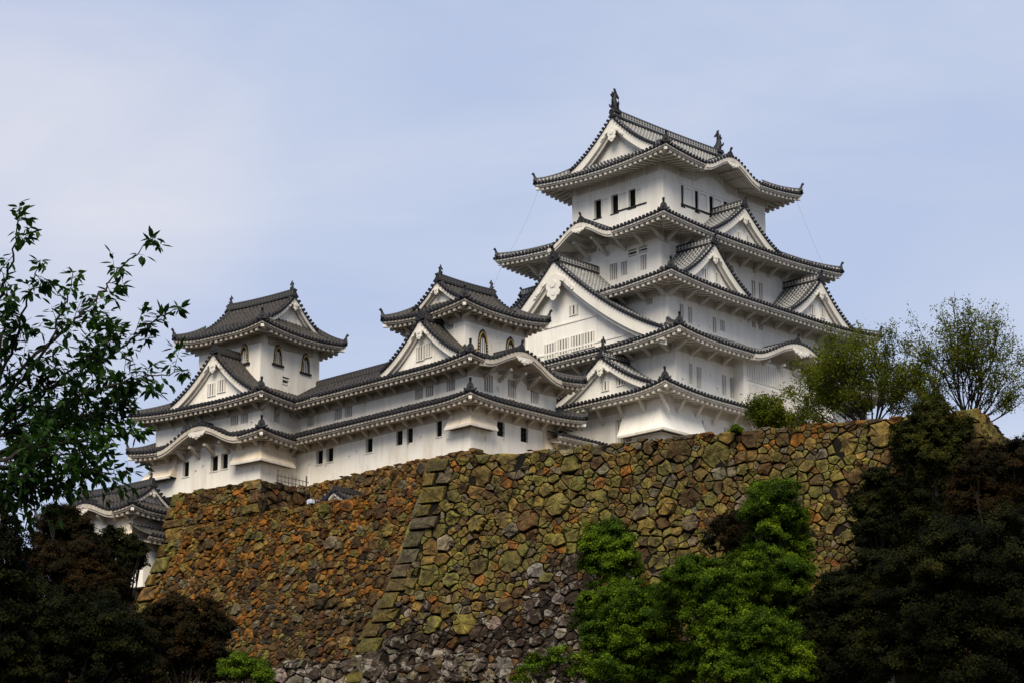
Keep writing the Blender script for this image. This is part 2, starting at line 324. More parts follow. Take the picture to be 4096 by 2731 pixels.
# ------------------------------------------------------------------ hipped skirt roof with optional undulating gables
def skirt(b, name, outer, inner, ze, zt, U, over, ls=2.2, karas={}, gaps={}, sides='SWNE', st='', ends={}, conc=0.30, brackets=2.1, orn=1.0, bdep=1.25, second=True, hips=('SW', 'SE', 'NW', 'NE'), pend=True, blow=0.0):
    x0, x1, y0, y1 = outer; X0, X1, Y0, Y1 = inner; H = zt - ze
    tl = MB(); evs = []
    par = {'S': (x0, x1, -y0, X0 - x0, x1 - X1, Y0 - y0), 'W': (-y1, -y0, -x0, y1 - Y1, Y0 - y0, X0 - x0),
           'N': (-x1, -x0, y1, x1 - X1, X0 - x0, y1 - Y1), 'E': (y0, y1, x1, Y0 - y0, y1 - Y1, x1 - X1)}
    def prof(t): return ze + H * (t - conc * t * (1 - t))
    def mk(side):
        u0, u1, oe, dl, dr, D = par[side]; ks = karas.get(side, [])
        def bump_(u):
            return max([k[2] * (0.5 + 0.5 * math.cos(math.pi * (u - k[0]) / k[1])) ** 0.9 if abs(u - k[0]) < k[1] else 0.0 for k in ks] + [0.0])
        def upt(u, t):
            s = 9.0
            if dl > 0.01: s = min(s, (u - u0) / dl)
            if dr > 0.01: s = min(s, (u1 - u) / dr)
            return U * max(0.0, 1 - max(s, 0) / ls) ** 2 * (1 - t)
        def zf(u, d):
            t = min(max(d / D, 0), 1); return max(prof(t) + upt(u, t), ze + bump_(u) + upt(u, t) if bump_(u) > 0 else -99)
        def dm(u):
            q = D
            if dl > 0.01 and u - u0 < dl: q = min(q, D * (u - u0) / dl)
            if dr > 0.01 and u1 - u < dr: q = min(q, D * (u1 - u) / dr)
            return max(q, 0.0)
        return zf, dm, bump_, upt
    for side in sides:
        u0, u1, oe, dl, dr, D = par[side]; fr = frame(side); zf, dm, bump_, upt = mk(side); ks = karas.get(side, [])
        segs = []; cur = u0
        for g in sorted(gaps.get(side, [])): segs.append((cur, g[0])); cur = g[1]
        segs.append((cur, u1))
        for sa, sb in segs:
            if sb - sa < 0.3: continue
            ev = MB(); evs.append(ev)
            n = max(1, round((sb - sa) / PITCHT)); p = (sb - sa) / n
            us = [(sa + (k + c) * p, k + c, hh) for k in range(n) for c, hh in COLS] + [(sb, n, 0)]
            nd = 7 if D > 2.5 else 5; prev = None; jz = [rnd.uniform(-.022, .026) for _ in range(n + 1)]
            for (u, uu, hh) in us:
                d1 = dm(u); colv = []; kf = bump_(u)
                for j in range(nd + 1):
                    d = d1 * j / nd
                    colv.append((tl.add(fr(u, oe - d, zf(u, d) + hh * RIBH + (jz[int(uu)] * (1 if hh else .3) + .018 * math.sin(u * .7 + d * 1.3)))), (uu + 0.0, d / 0.40 + jz[int(uu)] * 6)))
                lip = (tl.add(fr(u, oe, zf(u, 0) - 0.10)), (uu, 0.9))
                if prev:
                    for j in range(nd): tl.face([prev[0][j][0], colv[j][0], colv[j + 1][0], prev[0][j + 1][0]], [prev[0][j][1], colv[j][1], colv[j + 1][1], prev[0][j + 1][1]])
                    tl.face([prev[1][0], lip[0], colv[0][0], prev[0][0][0]], [(.25, .9)] * 4, 1)
                prev = (colv, lip)
            for k in range(n):                               # round end tiles
                u = sa + (k + 0.75) * p; a0 = len(tl.f)
                disc_cap(tl, fr(u, oe + 0.03, zf(u, 0) + 0.03), Vector(fr(0, 1, 0)), 0.15, 0.07, 8)
                for q in range(a0, len(tl.f)): tl.uv[q] = [(.75, .9)] * len(tl.f[q]); tl.mi[q] = 1
            # eaves: two lime-coated boards, soffit and rafters
            ns = max(2, int((sb - sa) / 0.30)); ov = over[side]
            def zE(u): return zf(u, 0)
            def cl(u, off):
                a = u0 + off * dl / max(D, .01) if dl > .01 else -1e9; c = u1 - off * dr / max(D, .01) if dr > .01 else 1e9
                return min(max(u, a), c)
            def sof(u, d):
                kb = bump_(u); kk = 1.0 if kb <= 0.02 else max(0.0, 1 - kb / 0.5)
                return zE(u) - 0.43 + 0.20 * d * kk - upt(u, 0) * min(1.0, d / max(ov, .1)) * 0.7
            boards = [(-0.05, -0.18, -0.13, -0.27)]
            if second: boards.append((-0.16, -0.28, -0.275, -0.39))
            for (oa, ob, za, zb) in boards:
                R0 = None
                for k in range(ns + 1):
                    u = sa + (sb - sa) * k / ns; e = zE(u)
                    ua, ub = cl(u, -oa), cl(u, -ob)
                    ring = [ev.add(fr(ua, oe + oa, e + za)), ev.add(fr(ua, oe + oa, e + zb)), ev.add(fr(ub, oe + ob, e + zb)), ev.add(fr(ub, oe + ob, e + za))]
                    if R0:
                        for j in range(4): ev.face([R0[j], R0[(j + 1) % 4], ring[(j + 1) % 4], ring[j]])
                    R0 = ring
            for k_ in ks:                                    # broad curved board of the undulating gable
                kc, kw, kh = k_[:3]; w1 = kw * 1.0; a = max(sa, kc - w1); c = min(sb, kc + w1)
                if c - a < 1: continue
                R0 = None
                for k in range(41):
                    u = a + (c - a) * k / 40; e = zE(u); ring = [ev.add(fr(u, oe + oo, e + zz)) for oo, zz in ((0.06, -0.12), (0.06, -0.46), (-0.02, -0.48), (-0.02, -0.64), (-0.30, -0.64), (-0.30, -0.12))]
                    if R0:
                        for j in range(6): ev.face([R0[j], R0[(j + 1) % 6], ring[(j + 1) % 6], ring[j]])
                    else: ev.face(ring)
                    R0 = ring
                ev.face(R0)
            P0 = None
            for k in range(ns + 1):
                u = sa + (sb - sa) * k / ns; col = []
                for d in (0.16, ov * 0.5, ov):
                    col.append(ev.add(fr(cl(u, d), oe - d, sof(cl(u, d) if d < .3 else u, d))))
                col.append(ev.add(fr(cl(u, ov), oe - ov + 0.004, sof(u, ov) - 0.9)))
                if P0:
                    for j in range(3): ev.face([P0[j], P0[j + 1], col[j + 1], col[j]])
                P0 = col
            nr = max(1, round((sb - sa) / 0.58))
            for k in range(nr):
                u = sa + (k + 0.5) * (sb - sa) / nr
                if any(abs(u - q[0]) < q[1] * 0.93 for q in ks): continue
                de = ov
                if dl > .01: de = min(de, (u - u0) * D / dl)
                if dr > .01: de = min(de, (u1 - u) * D / dr)
                if de < 0.6: continue
                w = 0.13; P = []
                for zo in (-0.26, 0.01):
                    for uu, d in ((u - w, 0.24), (u + w, 0.24), (u + w, de), (u - w, de)): P.append(fr(uu, oe - d, sof(u, d) + zo))
                ev.hexa(P)
            for k_ in ks:                                     # a few wide ribs inside the arch
                for q in (-0.55, -0.3, 0.3, 0.55):
                    u = k_[0] + q * k_[1]
                    if sa < u < sb:
                        P = []
                        for zo in (-0.16, -0.01):
                            for uu, d in ((u - .12, 0.3), (u + .12, 0.3), (u + .12, ov), (u - .12, ov)): P.append(fr(uu, oe - d, sof(u, d) + zo))
                        ev.hexa(P)
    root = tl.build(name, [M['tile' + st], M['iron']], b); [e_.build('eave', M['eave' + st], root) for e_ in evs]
    # hip ridges
    for hp in hips:
        if hp[0] not in sides or hp[1] not in sides: continue
        cx, cy, ix, iy = (x0 if hp[1] == 'W' else x1), (y0 if hp[0] == 'S' else y1), (X0 if hp[1] == 'W' else X1), (Y0 if hp[0] == 'S' else Y1)
        if abs(cx - ix) < .05 or abs(cy - iy) < .05: continue
        mb = MB(); pts = []
        for k in range(11):
            t = 0.03 + 0.97 * k / 10; pts.append((cx + (ix - cx) * t, cy + (iy - cy) * t, prof(t) + U * max(0, 1 - t / ls) ** 2 * (1 - t) + 0.04))
        s_ = 1.0 if not st else 0.85
        ridge_sweep(mb, pts, 0.36 * s_, 0.30 * s_); mb.build('hip_ridge', M['ridge' + st], root)
        rz = math.atan2(cy - iy, cx - ix) + math.pi / 2
        z_ = prof(.02) + U * 0.93
        inst('ridge_ornament', ORN, root, (cx + (ix - cx) * .03, cy + (iy - cy) * .03, z_), rz, 0.95 * orn)
        cb = MB(); a = Vector((cx + (ix - cx) * .055, cy + (iy - cy) * .055, z_ - .52)); e = Vector((ix, iy, prof(1) - .6)); ovt = max(over.get('S', 1), over.get('W', 1))
        dv = (Vector((ix, iy, 0)) - Vector((cx, cy, 0))).normalized(); cb.beam(a, a + dv * ovt * 1.2 + Vector((0, 0, .05)), 0.26, 0.24); cb.build('hip_rafter', M['trim'], root)
    for side, ks in karas.items():
        fr = frame(side); oe = par[side][2]; D = par[side][5]
        for kc, kw, kh in ks:
            mb = MB(); dd = 0.35
            while dd < D and prof(dd / D) < ze + kh - 0.02: dd += 0.1
            ridge_sweep(mb, [fr(kc, oe - 0.30 - (dd - 0.3) * q / 4, ze + kh + 0.06) for q in range(5)], 0.34, 0.28); mb.build('arch_ridge', M['ridge' + st], root)
            inst('ridge_ornament', ORN, root, fr(kc, oe - 0.25, ze + kh), FACE_RZ[side], 0.9 * orn)
            if pend: pendant(root, fr, kc, oe + 0.02, ze + kh - 0.60, 0.85 * min(1.3, kw / 4), 'trim' + st, flat=True)
    if brackets:
        for side in sides:
            if side in 'NE': continue
            u0, u1, oe, dl, dr, D = par[side]; ov = over[side]; fr = frame(side); zw = ze - 0.40 + 0.20 * ov
            ua = u0 + (ov * dl / max(D, .01) if dl > .01 else .5); ub = u1 - (ov * dr / max(D, .01) if dr > .01 else .5)
            me = MB(); me.hexa([(-.13, .02, -bdep), (.13, .02, -bdep), (.13, .02, -bdep + .3), (-.13, .02, -bdep + .3), (-.13, -ov * .62, -.16), (.13, -ov * .62, -.16), (.13, -ov * .62, .06), (-.13, -ov * .62, .06)])
            me.hexa([(-.12, .02, -.18), (.12, .02, -.18), (.12, -ov * .74, -.10), (-.12, -ov * .74, -.10), (-.12, .02, .1), (.12, .02, .1), (.12, -ov * .74, .1), (-.12, -ov * .74, .1)])
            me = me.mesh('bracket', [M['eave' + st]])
            nb = max(2, round((ub - ua) / brackets))
            for k in range(nb + 1):
                u = ua + 0.2 + (ub - ua - 0.4) * k / nb
                if any(g[0] < u < g[1] for g in gaps.get(side, [])): continue
                x, y, z = fr(u, oe - ov, zw - 0.03 - blow); inst('bracket', me, root, (x, y, z), FACE_RZ[side])
    return root
def pendant(parent, fr, u, o, z, s, m, flat=False):
    half = [(0.0, -1.0), (0.13, -0.93), (0.20, -0.80), (0.31, -0.78), (0.36, -0.66), (0.29, -0.55), (0.38, -0.46), (0.40, -0.33), (0.33, -0.22), (0.47, -0.27), (0.62, -0.38), (0.72, -0.52), (0.85, -0.60), (0.96, -0.74), (1.08, -0.74), (1.10, -0.62), (1.0, -0.54), (0.93, -0.42), (0.80, -0.34), (0.72, -0.22), (0.55, -0.10), (0.36, -0.02), (0.20, 0.10)]
    if flat: half = [(0.0, -0.62), (0.14, -0.55), (0.22, -0.42), (0.40, -0.46), (0.52, -0.34), (0.72, -0.36), (0.86, -0.22), (1.0, -0.10), (0.9, 0.02), (0.5, 0.06)]
    poly = [(a * s, z + b * s) for a, b in half] + [(-a * s, z + b * s) for a, b in half[::-1][:-1 if half[0][0] == 0 else None]]
    mb = MB(); mb.prism(poly, lambda a, bb, t: fr(u + a, o + t, bb), 0.0, 0.10)
    c = (u, z - 0.30 * s); hexp = [(0.17 * s * math.cos(k * math.pi / 3), 0.17 * s * math.sin(k * math.pi / 3)) for k in range(6)]
    mb.prism(hexp, lambda a, bb, t: fr(c[0] + a, o + t, c[1] + bb), 0.098, 0.17)
    for sx, sz, rr in ((0, -.68, .12), (-.55, -.22, .10), (.55, -.22, .10), (-.9, -.55, .09), (.9, -.55, .09)):
        if flat and abs(sz) > .4: continue
        q = [(rr * s * math.cos(k * math.pi / 4), rr * s * math.sin(k * math.pi / 4)) for k in range(8)]
        mb.prism(q, lambda a, bb, t: fr(u + sx * s + a, o + t, z + sz * s + bb), 0.098, 0.14)
    return mb.build('carved_pendant', M[m], parent)
def bar_window(parent, fr, u, o, z, w, h, nb=3, proud=True, st=''):
    """a small barred window set in a gable wall"""
    mb = MB(); mb.fbox(fr, u - w / 2, u + w / 2, o - .02, o + .02, z - h / 2, z + h / 2, 1)
    t = 0.07
    mb.fbox(fr, u - w / 2 - t, u - w / 2, o - .02, o + .07, z - h / 2 - t, z + h / 2 + t); mb.fbox(fr, u + w / 2, u + w / 2 + t, o - .02, o + .07, z - h / 2 - t, z + h / 2 + t)
    mb.fbox(fr, u - w / 2, u + w / 2, o - .02, o + .06, z + h / 2, z + h / 2 + t); mb.fbox(fr, u - w / 2, u + w / 2, o - .02, o + .08, z - h / 2 - t, z - h / 2)
    for k in range(nb):
        c = u - w / 2 + w * (k + .5) / nb; bw = w / nb * .30
        mb.fbox(fr, c - bw, c + bw, o + .02, o + .055, z - h / 2, z + h / 2)
    return mb.build('window', [M['trim' + st], M['shade']], parent)
# ------------------------------------------------------------------ triangular gable (dormer or hip-and-gable end)
def gable(b, name, side, uc, hw, zf, za, ofront, oback, setb=0.55, bh=0.5, st='', both=False, conc=0.42, wins=(), pend=1.0, top='orn', zwall=None, vents=(), ridge_h=0.42, orn_s=1.0, lines=0, dol_s=1.9, hw2=None):
    fr = frame(side); H = za - zf
    def zq(q): return zf + H * ((1 - q) - conc * q * (1 - q)) if q <= 1 else zf - (q - 1) * H * .35
    def W_(sg): return hw2 if (hw2 and sg > 0) else hw
    zb = zf - 0.4 if zwall is None else zwall
    ends_ = [(ofront, 1)] + ([(oback, -1)] if both else [])
    root = None
    for of, sg in ends_:
        wall = MB(); ow = of - sg * setb; n = 24; P = None
        for k in range(-n, n + 1):
            q = abs(k) / n; u = uc + (k / n) * W_(k); zt = zq(q) - 0.16
            a = (wall.add(fr(u, ow, min(zb, zt))), wall.add(fr(u, ow, zt)))
            if P: wall.face([P[0], a[0], a[1], P[1]])
            P = a
        w_o = wall.build(name if root is None else 'gable_wall', M['plaster' + ('_old' if st else '')], b if root is None else root)
        root = root or w_o
    tl = MB(); n = max(1, round(abs(ofront - oback) / PITCHT)); p = (ofront - oback) / n
    nq = 10; nqx = nq
    for s in (-1, 1):
        prev = None; w_ = W_(s); Ls = math.hypot(w_, H)
        for k in range(n * 5 + 1):
            ki, kc = divmod(k, 5); c, hh = COLS[kc]
            o = ofront - (ki + c) * p; col = []
            for j in range(nqx + 1):
                q = j / nq; col.append((tl.add(fr(uc + s * q * w_, o, zq(q) + hh * RIBH)), (ki + c, -q * Ls / 0.40)))
            if prev:
                for j in range(nqx):
                    ix = [prev[j][0], col[j][0], col[j + 1][0], prev[j + 1][0]]; uvs = [prev[j][1], col[j][1], col[j + 1][1], prev[j + 1][1]]
                    tl.face(ix, uvs)
            prev = col
        for of, sg in ends_:                                # verge: cap tiles facing outwards and a raised row
            nv = max(4, int(Ls / 0.36))
            for k in range(nv):
                q = (k + 0.4) / nv; a0 = len(tl.f)
                disc_cap(tl, fr(uc + s * q * w_, of + sg * 0.04, zq(q) + 0.06), Vector(fr(0, sg, 0)), 0.135, 0.10, 8)
                for i_ in range(a0, len(tl.f)): tl.uv[i_] = [(.75, .9)] * len(tl.f[i_]); tl.mi[i_] = 1
            pts = [fr(uc + s * q * w_, of - sg * 0.45, zq(q) + 0.08) for q in [j / 12 for j in range(13)]]
            a0 = len(tl.f); tl.tube(pts, 0.13, 6)
            for i_ in range(a0, len(tl.f)): tl.uv[i_] = [(.75, .55)] * len(tl.f[i_])
            ends = (0.0, -0.12)
            P = None
            for j in range(13):
                q = j / 12; a = (tl.add(fr(uc + s * q * w_, of, zq(q) + .02)), tl.add(fr(uc + s * q * w_, of, zq(q) - .12)))
                if P: tl.face([P[0], P[1], a[1], a[0]], [(.25, .9)] * 4, 1)
                P = a
    tl.build('gable_roof', [M['tile' + st], M['iron']], root)
    for of, sg in ends_:
        bg_ = MB()
        for (oa, ob, za_, zb_) in ((0.04, 0.30, -0.10, -0.10 - bh), (0.30, 0.42, -0.10, -0.16 - bh * 1.28), (0.42, setb, -0.12, -0.22)):
            for s in (-1, 1):
                P = None; m_ = 18; w_ = W_(s)
                for j in range(m_ + 1):
                    q = j / m_; fl = 1.0 if q < .75 else 1.0 - (q - .75) * .5; kx = 1.08 if q == 0 else 1
                    ring = [bg_.add(fr(uc + s * q * w_, of - sg * oo, zq(q) + (zz if zz > -.2 else zz * fl * kx))) for oo, zz in ((oa, za_), (oa, zb_), (ob, zb_), (ob, za_))]
                    if P:
                        for i_ in range(4): bg_.face([P[i_], P[(i_ + 1) % 4], ring[(i_ + 1) % 4], ring[i_]])
                    elif q > 0: bg_.face(ring)
                    P = ring
                bg_.face(P)
        bg_.build('bargeboard', M['trim' + st], root)
    mb = MB(); inset = 0.10
    ridge_sweep(mb, [fr(uc, ofront - inset + (oback - ofront + (2 * inset if both else inset)) * k / 8, za + 0.05 + (0.10 * (abs(k - 4) / 4) ** 2 if both else 0.0)) for k in range(9)], 0.42, ridge_h); mb.build('ridge', M['ridge' + st], root)
    for of, sg in ends_:
        x, y, z = fr(uc, of - sg * 0.02, za - 0.10); rz = FACE_RZ[side] + (0 if sg > 0 else math.pi)
        inst('ridge_ornament', ORN, root, (x, y, z), rz, (0.95 * orn_s) if top == 'orn' else 0.72 * orn_s)
        if top == 'dolphin':
            x, y, z = fr(uc, of - sg * 0.42, za + ridge_h + 0.10); inst('dolphin_ornament', DOL, root, (x, y, z), rz, dol_s)
        if pend: pendant(root, lambda u, o, z, sg=sg: fr(u, o if sg > 0 else 2 * of - o, z), uc, of - 0.05, za - 0.2 - bh * 1.15, pend, 'trim')
        if sg > 0:
            for (u, z, w, h, k) in wins: bar_window(root, fr, u, of - setb, z, w, h, k, st=st)
    return root
# ------------------------------------------------------------------ walls with real openings
def to_local(b, P):
    c, s = math.cos(-b.rotation_euler.z), math.sin(-b.rotation_euler.z); q = np.array(P) - np.array(b.location)
    return np.array([c * q[0] - s * q[1], s * q[0] + c * q[1], q[2]])
def survey(b, s, side, out):
    c = to_local(b, CAM); d = to_local(b, CAM + ray(s)) - c
    ax, val = {'S': (1, -out), 'W': (0, -out), 'N': (1, out), 'E': (0, out)}[side]
    p = c + d * (val - c[ax]) / d[ax]
    return ({'S': p[0], 'W': -p[1], 'N': -p[0], 'E': p[1]}[side], p[2])
def walls(b, rect, z0, z1, wins, st='', name='wall', sides='SWNE'):
    """wins: (side, pixel, width, height, kind)"""
    x0, x1, y0, y1 = rect; mb = MB(); pieces = []
    for side in sides:
        fr = frame(side); o, ua, ub = {'S': (-y0, x0, x1), 'W': (-x0, -y1, -y0), 'N': (y1, -x1, -x0), 'E': (x1, y0, y1)}[side]
        ops = []
        for (sd, px, w, h, kind) in wins:
            if sd != side: continue
            u, z = survey(b, px, side, o); a = [max(u - w / 2, ua + .05), min(u + w / 2, ub - .05), max(z - h / 2, z0 + .05), min(z + h / 2, z1 - .05)]
            if a[1] - a[0] > .1 and a[3] - a[2] > .1: ops.append((*a, kind))
        us = sorted({ua, ub} | {q[0] for q in ops} | {q[1] for q in ops}); zs = sorted({z0, z1} | {q[2] for q in ops} | {q[3] for q in ops})
        for i in range(len(us) - 1):
            for j in range(len(zs) - 1):
                mu, mz = (us[i] + us[i + 1]) / 2, (zs[j] + zs[j + 1]) / 2
                if any(q[0] < mu < q[1] and q[2] < mz < q[3] for q in ops): continue
                mb.quad(fr(us[i], o, zs[j]), fr(us[i + 1], o, zs[j]), fr(us[i + 1], o, zs[j + 1]), fr(us[i], o, zs[j + 1]))
        for (a, c, e, g, kind) in ops:
            dp = 0.09 if kind == 'port' else 0.12 if kind == 'panel' else 0.14 if (kind == 'dark' and c - a < .6) else 0.32
            for P in (((a, e), (a, g)), ((c, g), (c, e)), ((a, g), (c, g)), ((c, e), (a, e))):
                (p1, q1), (p2, q2) = P; mb.quad(fr(p1, o, q1), fr(p2, o, q2), fr(p2, o - dp, q2), fr(p1, o - dp, q1))
            pieces.append((fr, o, a, c, e, g, kind, dp))
    root = mb.build(name, M['plaster' + st], b)
    for (fr, o, a, c, e, g, kind, dp) in pieces:
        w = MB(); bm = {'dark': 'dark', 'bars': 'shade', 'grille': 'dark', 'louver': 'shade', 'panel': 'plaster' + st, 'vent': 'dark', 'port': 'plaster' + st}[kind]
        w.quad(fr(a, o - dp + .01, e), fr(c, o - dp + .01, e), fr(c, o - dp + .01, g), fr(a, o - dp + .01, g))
        wo_ = w.build({'panel': 'shutter', 'port': 'loophole'}.get(kind, 'window'), M[bm], b)
        l = MB()
        if kind == 'bars':
            nb = max(2, round((c - a) / 0.24))
            for k in range(nb):
                m_ = a + (c - a) * (k + .5) / nb; hw = (c - a) / nb * .25; l.fbox(fr, m_ - hw, m_ + hw, o - .22, o - .10, e, g)
            l.build('lattice', M['trim' + st], wo_)
        elif kind == 'grille':
            nb = 3
            for k in range(nb):
                m_ = a + (c - a) * (k + .5) / nb; l.fbox(fr, m_ - .035, m_ + .035, o - .20, o - .13, e, g)
            for k in range(2):
                m_ = e + (g - e) * (k + 1) / 3; l.fbox(fr, a, c, o - .19, o - .14, m_ - .03, m_ + .03)
            l.build('lattice', M['wood'], wo_)
        elif kind == 'louver':
            for k in range(2): m_ = e + (g - e) * (k + .5) / 2; l.fbox(fr, a, c, o - .22, o - .08, m_ - .07, m_ + .07)
            l.build('lattice', M['trim' + st], wo_)
        elif kind == 'vent':
            l.fbox(fr, (a + c) / 2 - .07, (a + c) / 2 + .07, o - .2, o - .1, e, g); l.build('lattice', M['wood'], wo_)
        elif kind == 'dark':
            l.fbox(fr, a - .08, c + .08, o - .02, o + .05, e - .10, e - .003); l.build('sill', M['wood' if st == '' else 'trim_old'], wo_)
    return root
def ishi(b, side, ua, ub, o, ztop, zbot, flare, st='_old', l_end=True, r_end=True, mname=None):
    """flared stone-dropping chute: concave panel standing out from the wall foot"""
    fr = frame(side); mb = MB(); n = 8; P = None
    for k in range(n + 1):
        t = k / n; z = ztop + (zbot - ztop) * t; f = flare * (0.35 * t + 0.65 * t * t) + 0.02
        ring = [mb.add(fr(ua + (0 if l_end else -f), o + f, z)), mb.add(fr(ub + (0 if r_end else f), o + f, z)), mb.add(fr(ub + (0 if r_end else .0), o - .05, z)), mb.add(fr(ua, o - .05, z))]
        if P:
            for j in range(4): mb.face([P[j], P[(j + 1) % 4], ring[(j + 1) % 4], ring[j]])
        P = ring
    ob = mb.build('stone_chute', M[mname or 'plaster_stained'], b)
    lp = MB(); e = 0 if l_end else flare; g = 0 if r_end else flare
    lp.fbox(fr, ua - (e + .10 if not l_end else -.08), ub + (g + .10 if not r_end else -.08), o + flare - .14, o + flare + .09, zbot - .17, zbot + .02)
    lp.build('sill', M['trim_old'], ob)
    dk = MB(); dk.quad(fr(ua - e, o, zbot - .05), fr(ub + g, o, zbot - .05), fr(ub + g, o + flare - .12, zbot - .05), fr(ua - e, o + flare - .12, zbot - .05)); dk.build('chute_opening', M['dark'], ob)
def bell_window(b, side, px, o, w, h):
    fr = frame(side); u, z = survey(b, px, side, o); z -= h / 2
    def outline(s, k0=0.0):
        half = [(0.50, 0), (0.46, 0.25), (0.43, 0.50), (0.38, 0.70), (0.28, 0.86), (0.12, 0.95), (0.0, 1.0)]
        return [(u + a * w * s, z + k0 + c * h * (s if c > .5 else 1)) for a, c in half] + [(u - a * w * s, z + k0 + c * h * (s if c > .5 else 1)) for a, c in half[::-1][1:]]
    inner, outer = outline(0.70), outline(1.0); mb = MB()
    for k in range(len(inner) - 1):
        A, B, C_, D_ = outer[k], outer[k + 1], inner[k + 1], inner[k]
        mb.hexa([fr(A[0], o - .03, A[1]), fr(B[0], o - .03, B[1]), fr(C_[0], o - .03, C_[1]), fr(D_[0], o - .03, D_[1]), fr(A[0], o + .10, A[1]), fr(B[0], o + .10, B[1]), fr(C_[0], o + .10, C_[1]), fr(D_[0], o + .10, D_[1])])
    wn = mb.build('bell_window', M['wood'], b)
    pn = MB(); pn.face([pn.add(fr(a, o + .015, c)) for a, c in inner]); pn.build('pane', M['trim'], wn)
    sl_ = MB(); sl_.fbox(fr, u - w * .66, u + w * .66, o - .02, o + .16, z - .16, z); sl_.build('sill', M['wood'], wn)
    gd = MB()
    for k in range(len(outer) - 1):
        for tt in (0.25, 0.75):
            a = outer[k][0] + (outer[k + 1][0] - outer[k][0]) * tt; c = outer[k][1] + (outer[k + 1][1] - outer[k][1]) * tt
            ci = inner[k][0] + (inner[k + 1][0] - inner[k][0]) * tt; cz = inner[k][1] + (inner[k + 1][1] - inner[k][1]) * tt
            m_ = (a * .6 + ci * .4, c * .6 + cz * .4); gd.fbox(fr, m_[0] - .055, m_[0] + .055, o + .09, o + .13, m_[1] - .055, m_[1] + .055)
    gd.build('gilt_studs', M['gold'], wn)
    lt = MB()
    for k in (-1, 0, 1): lt.fbox(fr, u + k * w * .2 - .02, u + k * w * .2 + .02, o + .02, o + .05, z, z + h * (.66 if k else .7))
    lt.build('lattice', M['wood'], wn)
# =================================================================== MAIN KEEP
mk = thing('castle_keep', (0, 0, 0), 'tallest white castle keep with five tiers of curved tiled roofs on the right', 'castle keep', 0, 'white castle keeps')
# top storey
w5 = [('W', c1(678, 742), .85, 1.75, 'dark'), ('W', c1(772, 715), .85, 1.75, 'dark'), ('W', c1(868, 685), .85, 1.75, 'dark'),
      ('W', c1(716, 733), .72, 1.55, 'panel'), ('W', c1(818, 703), .90, 1.55, 'panel'), ('W', c1(903, 678), .65, 1.55, 'panel'),
      ('S', c1(1149, 670), .38, 1.95, 'dark'), ('S', c1(1228, 701), .50, 1.95, 'dark'), ('S', c1(1309, 730), .55, 1.95, 'dark'), ('S', c1(1388, 760), .55, 1.95, 'dark'),
      ('S', c1(1187, 685), .95, 1.75, 'panel'), ('S', c1(1265, 714), .95, 1.75, 'panel'), ('S', c1(1346, 743), .85, 1.75, 'panel')]
walls(mk, (-7.17, 7.17, -5.39, 5.39), 19.2, 26.9, w5)
tr = MB()
for sd, o, a, e in (('S', 5.39, -7.17, 7.17), ('W', 7.17, -5.39, 5.39)):
    fr = frame(sd); tr.fbox(fr, a - (.05 if sd == 'S' else 0), e + (0 if sd == 'S' else -.005), o - .01, o + .05, 24.20, 24.32)
    nn = 7 if sd == 'S' else 5
    for k in range(1, nn): u = a + (e - a) * k / nn; tr.fbox(fr, u - .04, u + .04, o - .01, o + .035, 24.33, 26.3)
tr.build('wall_moulding', M['plaster'], mk)
skirt(mk, 'roof_tier', (-9.59, 9.59, -7.88, 7.88), (-7.3, 7.3, -5.0, 5.0), 25.70, 27.25, 0.55, dict(S=2.49, N=2.49, W=2.42, E=2.42), karas={'S': [(-0.5, 3.7, 1.45)]}, brackets=0, ls=2.8, orn=1.05)
gable(mk, 'gable_end', 'W', 0, 5.15, 27.15, 31.15, 7.75, -7.75, setb=0.85, bh=0.85, both=True, pend=1.25, top='dolphin', zwall=26.9, wins=(), ridge_h=0.50, dol_s=2.1)
rl = MB(); fr = frame('S'); (ua_, za_), (ub_, zb_) = survey(mk, c1(1143, 718), 'S', 5.39), survey(mk, c1(1345, 790), 'S', 5.39)
rl.fbox(fr, ua_ - .1, ub_ + 1.6, 5.37, 5.46, za_ - .06, za_ + .10); fr = frame('W'); (ua_, za_) = survey(mk, c1(790, 757), 'W', 7.17); rl.fbox(fr, ua_ - .2, ua_ + 3.4, 7.15, 7.24, za_ - .05, za_ + .07)
rl.build('wall_rail', M['wood'], mk)
# fourth tier
walls(mk, (-9.67, 9.67, -7.17, 7.17), 13.0, 19.5, [('W', c1(767, 1090), .9, 1.45, 'bars'), ('W', c1(825, 1072), .75, 1.25, 'bars'), ('W', c1(933, 1038), .75, 1.35, 'bars'),
      ('W', c1(870, 985), .95, .65, 'louver'), ('W', c1(930, 966), .95, .6, 'louver'), ('W', c1(655, 962), .8, .75, 'bars'), ('W', c1(705, 944), .8, .85, 'bars'), ('W', c1(915, 885), .8, .5, 'vent'),
      ('S', c1(1541, 1190), .6, 1.7, 'bars'), ('S', c1(1581, 1204), .6, 1.7, 'bars'), ('S', c1(1437, 992), 1.0, .85, 'vent'), ('S', c1(1417, 1072), .7, .6, 'louver'), ('S', c1(1195, 890), 1.2, .6, 'vent')])
skirt(mk, 'roof_tier', (-12.56, 12.56, -9.98, 9.98), (-7.17, 7.17, -5.39, 5.39), 18.40, 20.75, 0.52, dict(S=2.81, N=2.81, W=2.89, E=2.89), karas={'W': [(0.35, 3.7, 1.55)]}, ls=1.9)
gable(mk, 'dormer_gable', 'S', -0.35, 4.95, 18.95, 22.35, 9.0, 5.39, bh=0.72, pend=0.72, zwall=18.3, wins=((-0.75, 19.55, .55, .75, 2), (0.55, 19.55, .55, .75, 2)), orn_s=1.0, top='orn')
gable(mk, 'dormer_gable', 'N', 0.0, 4.95, 18.95, 22.35, 9.0, 5.39, bh=0.72, pend=0.72, zwall=18.3)
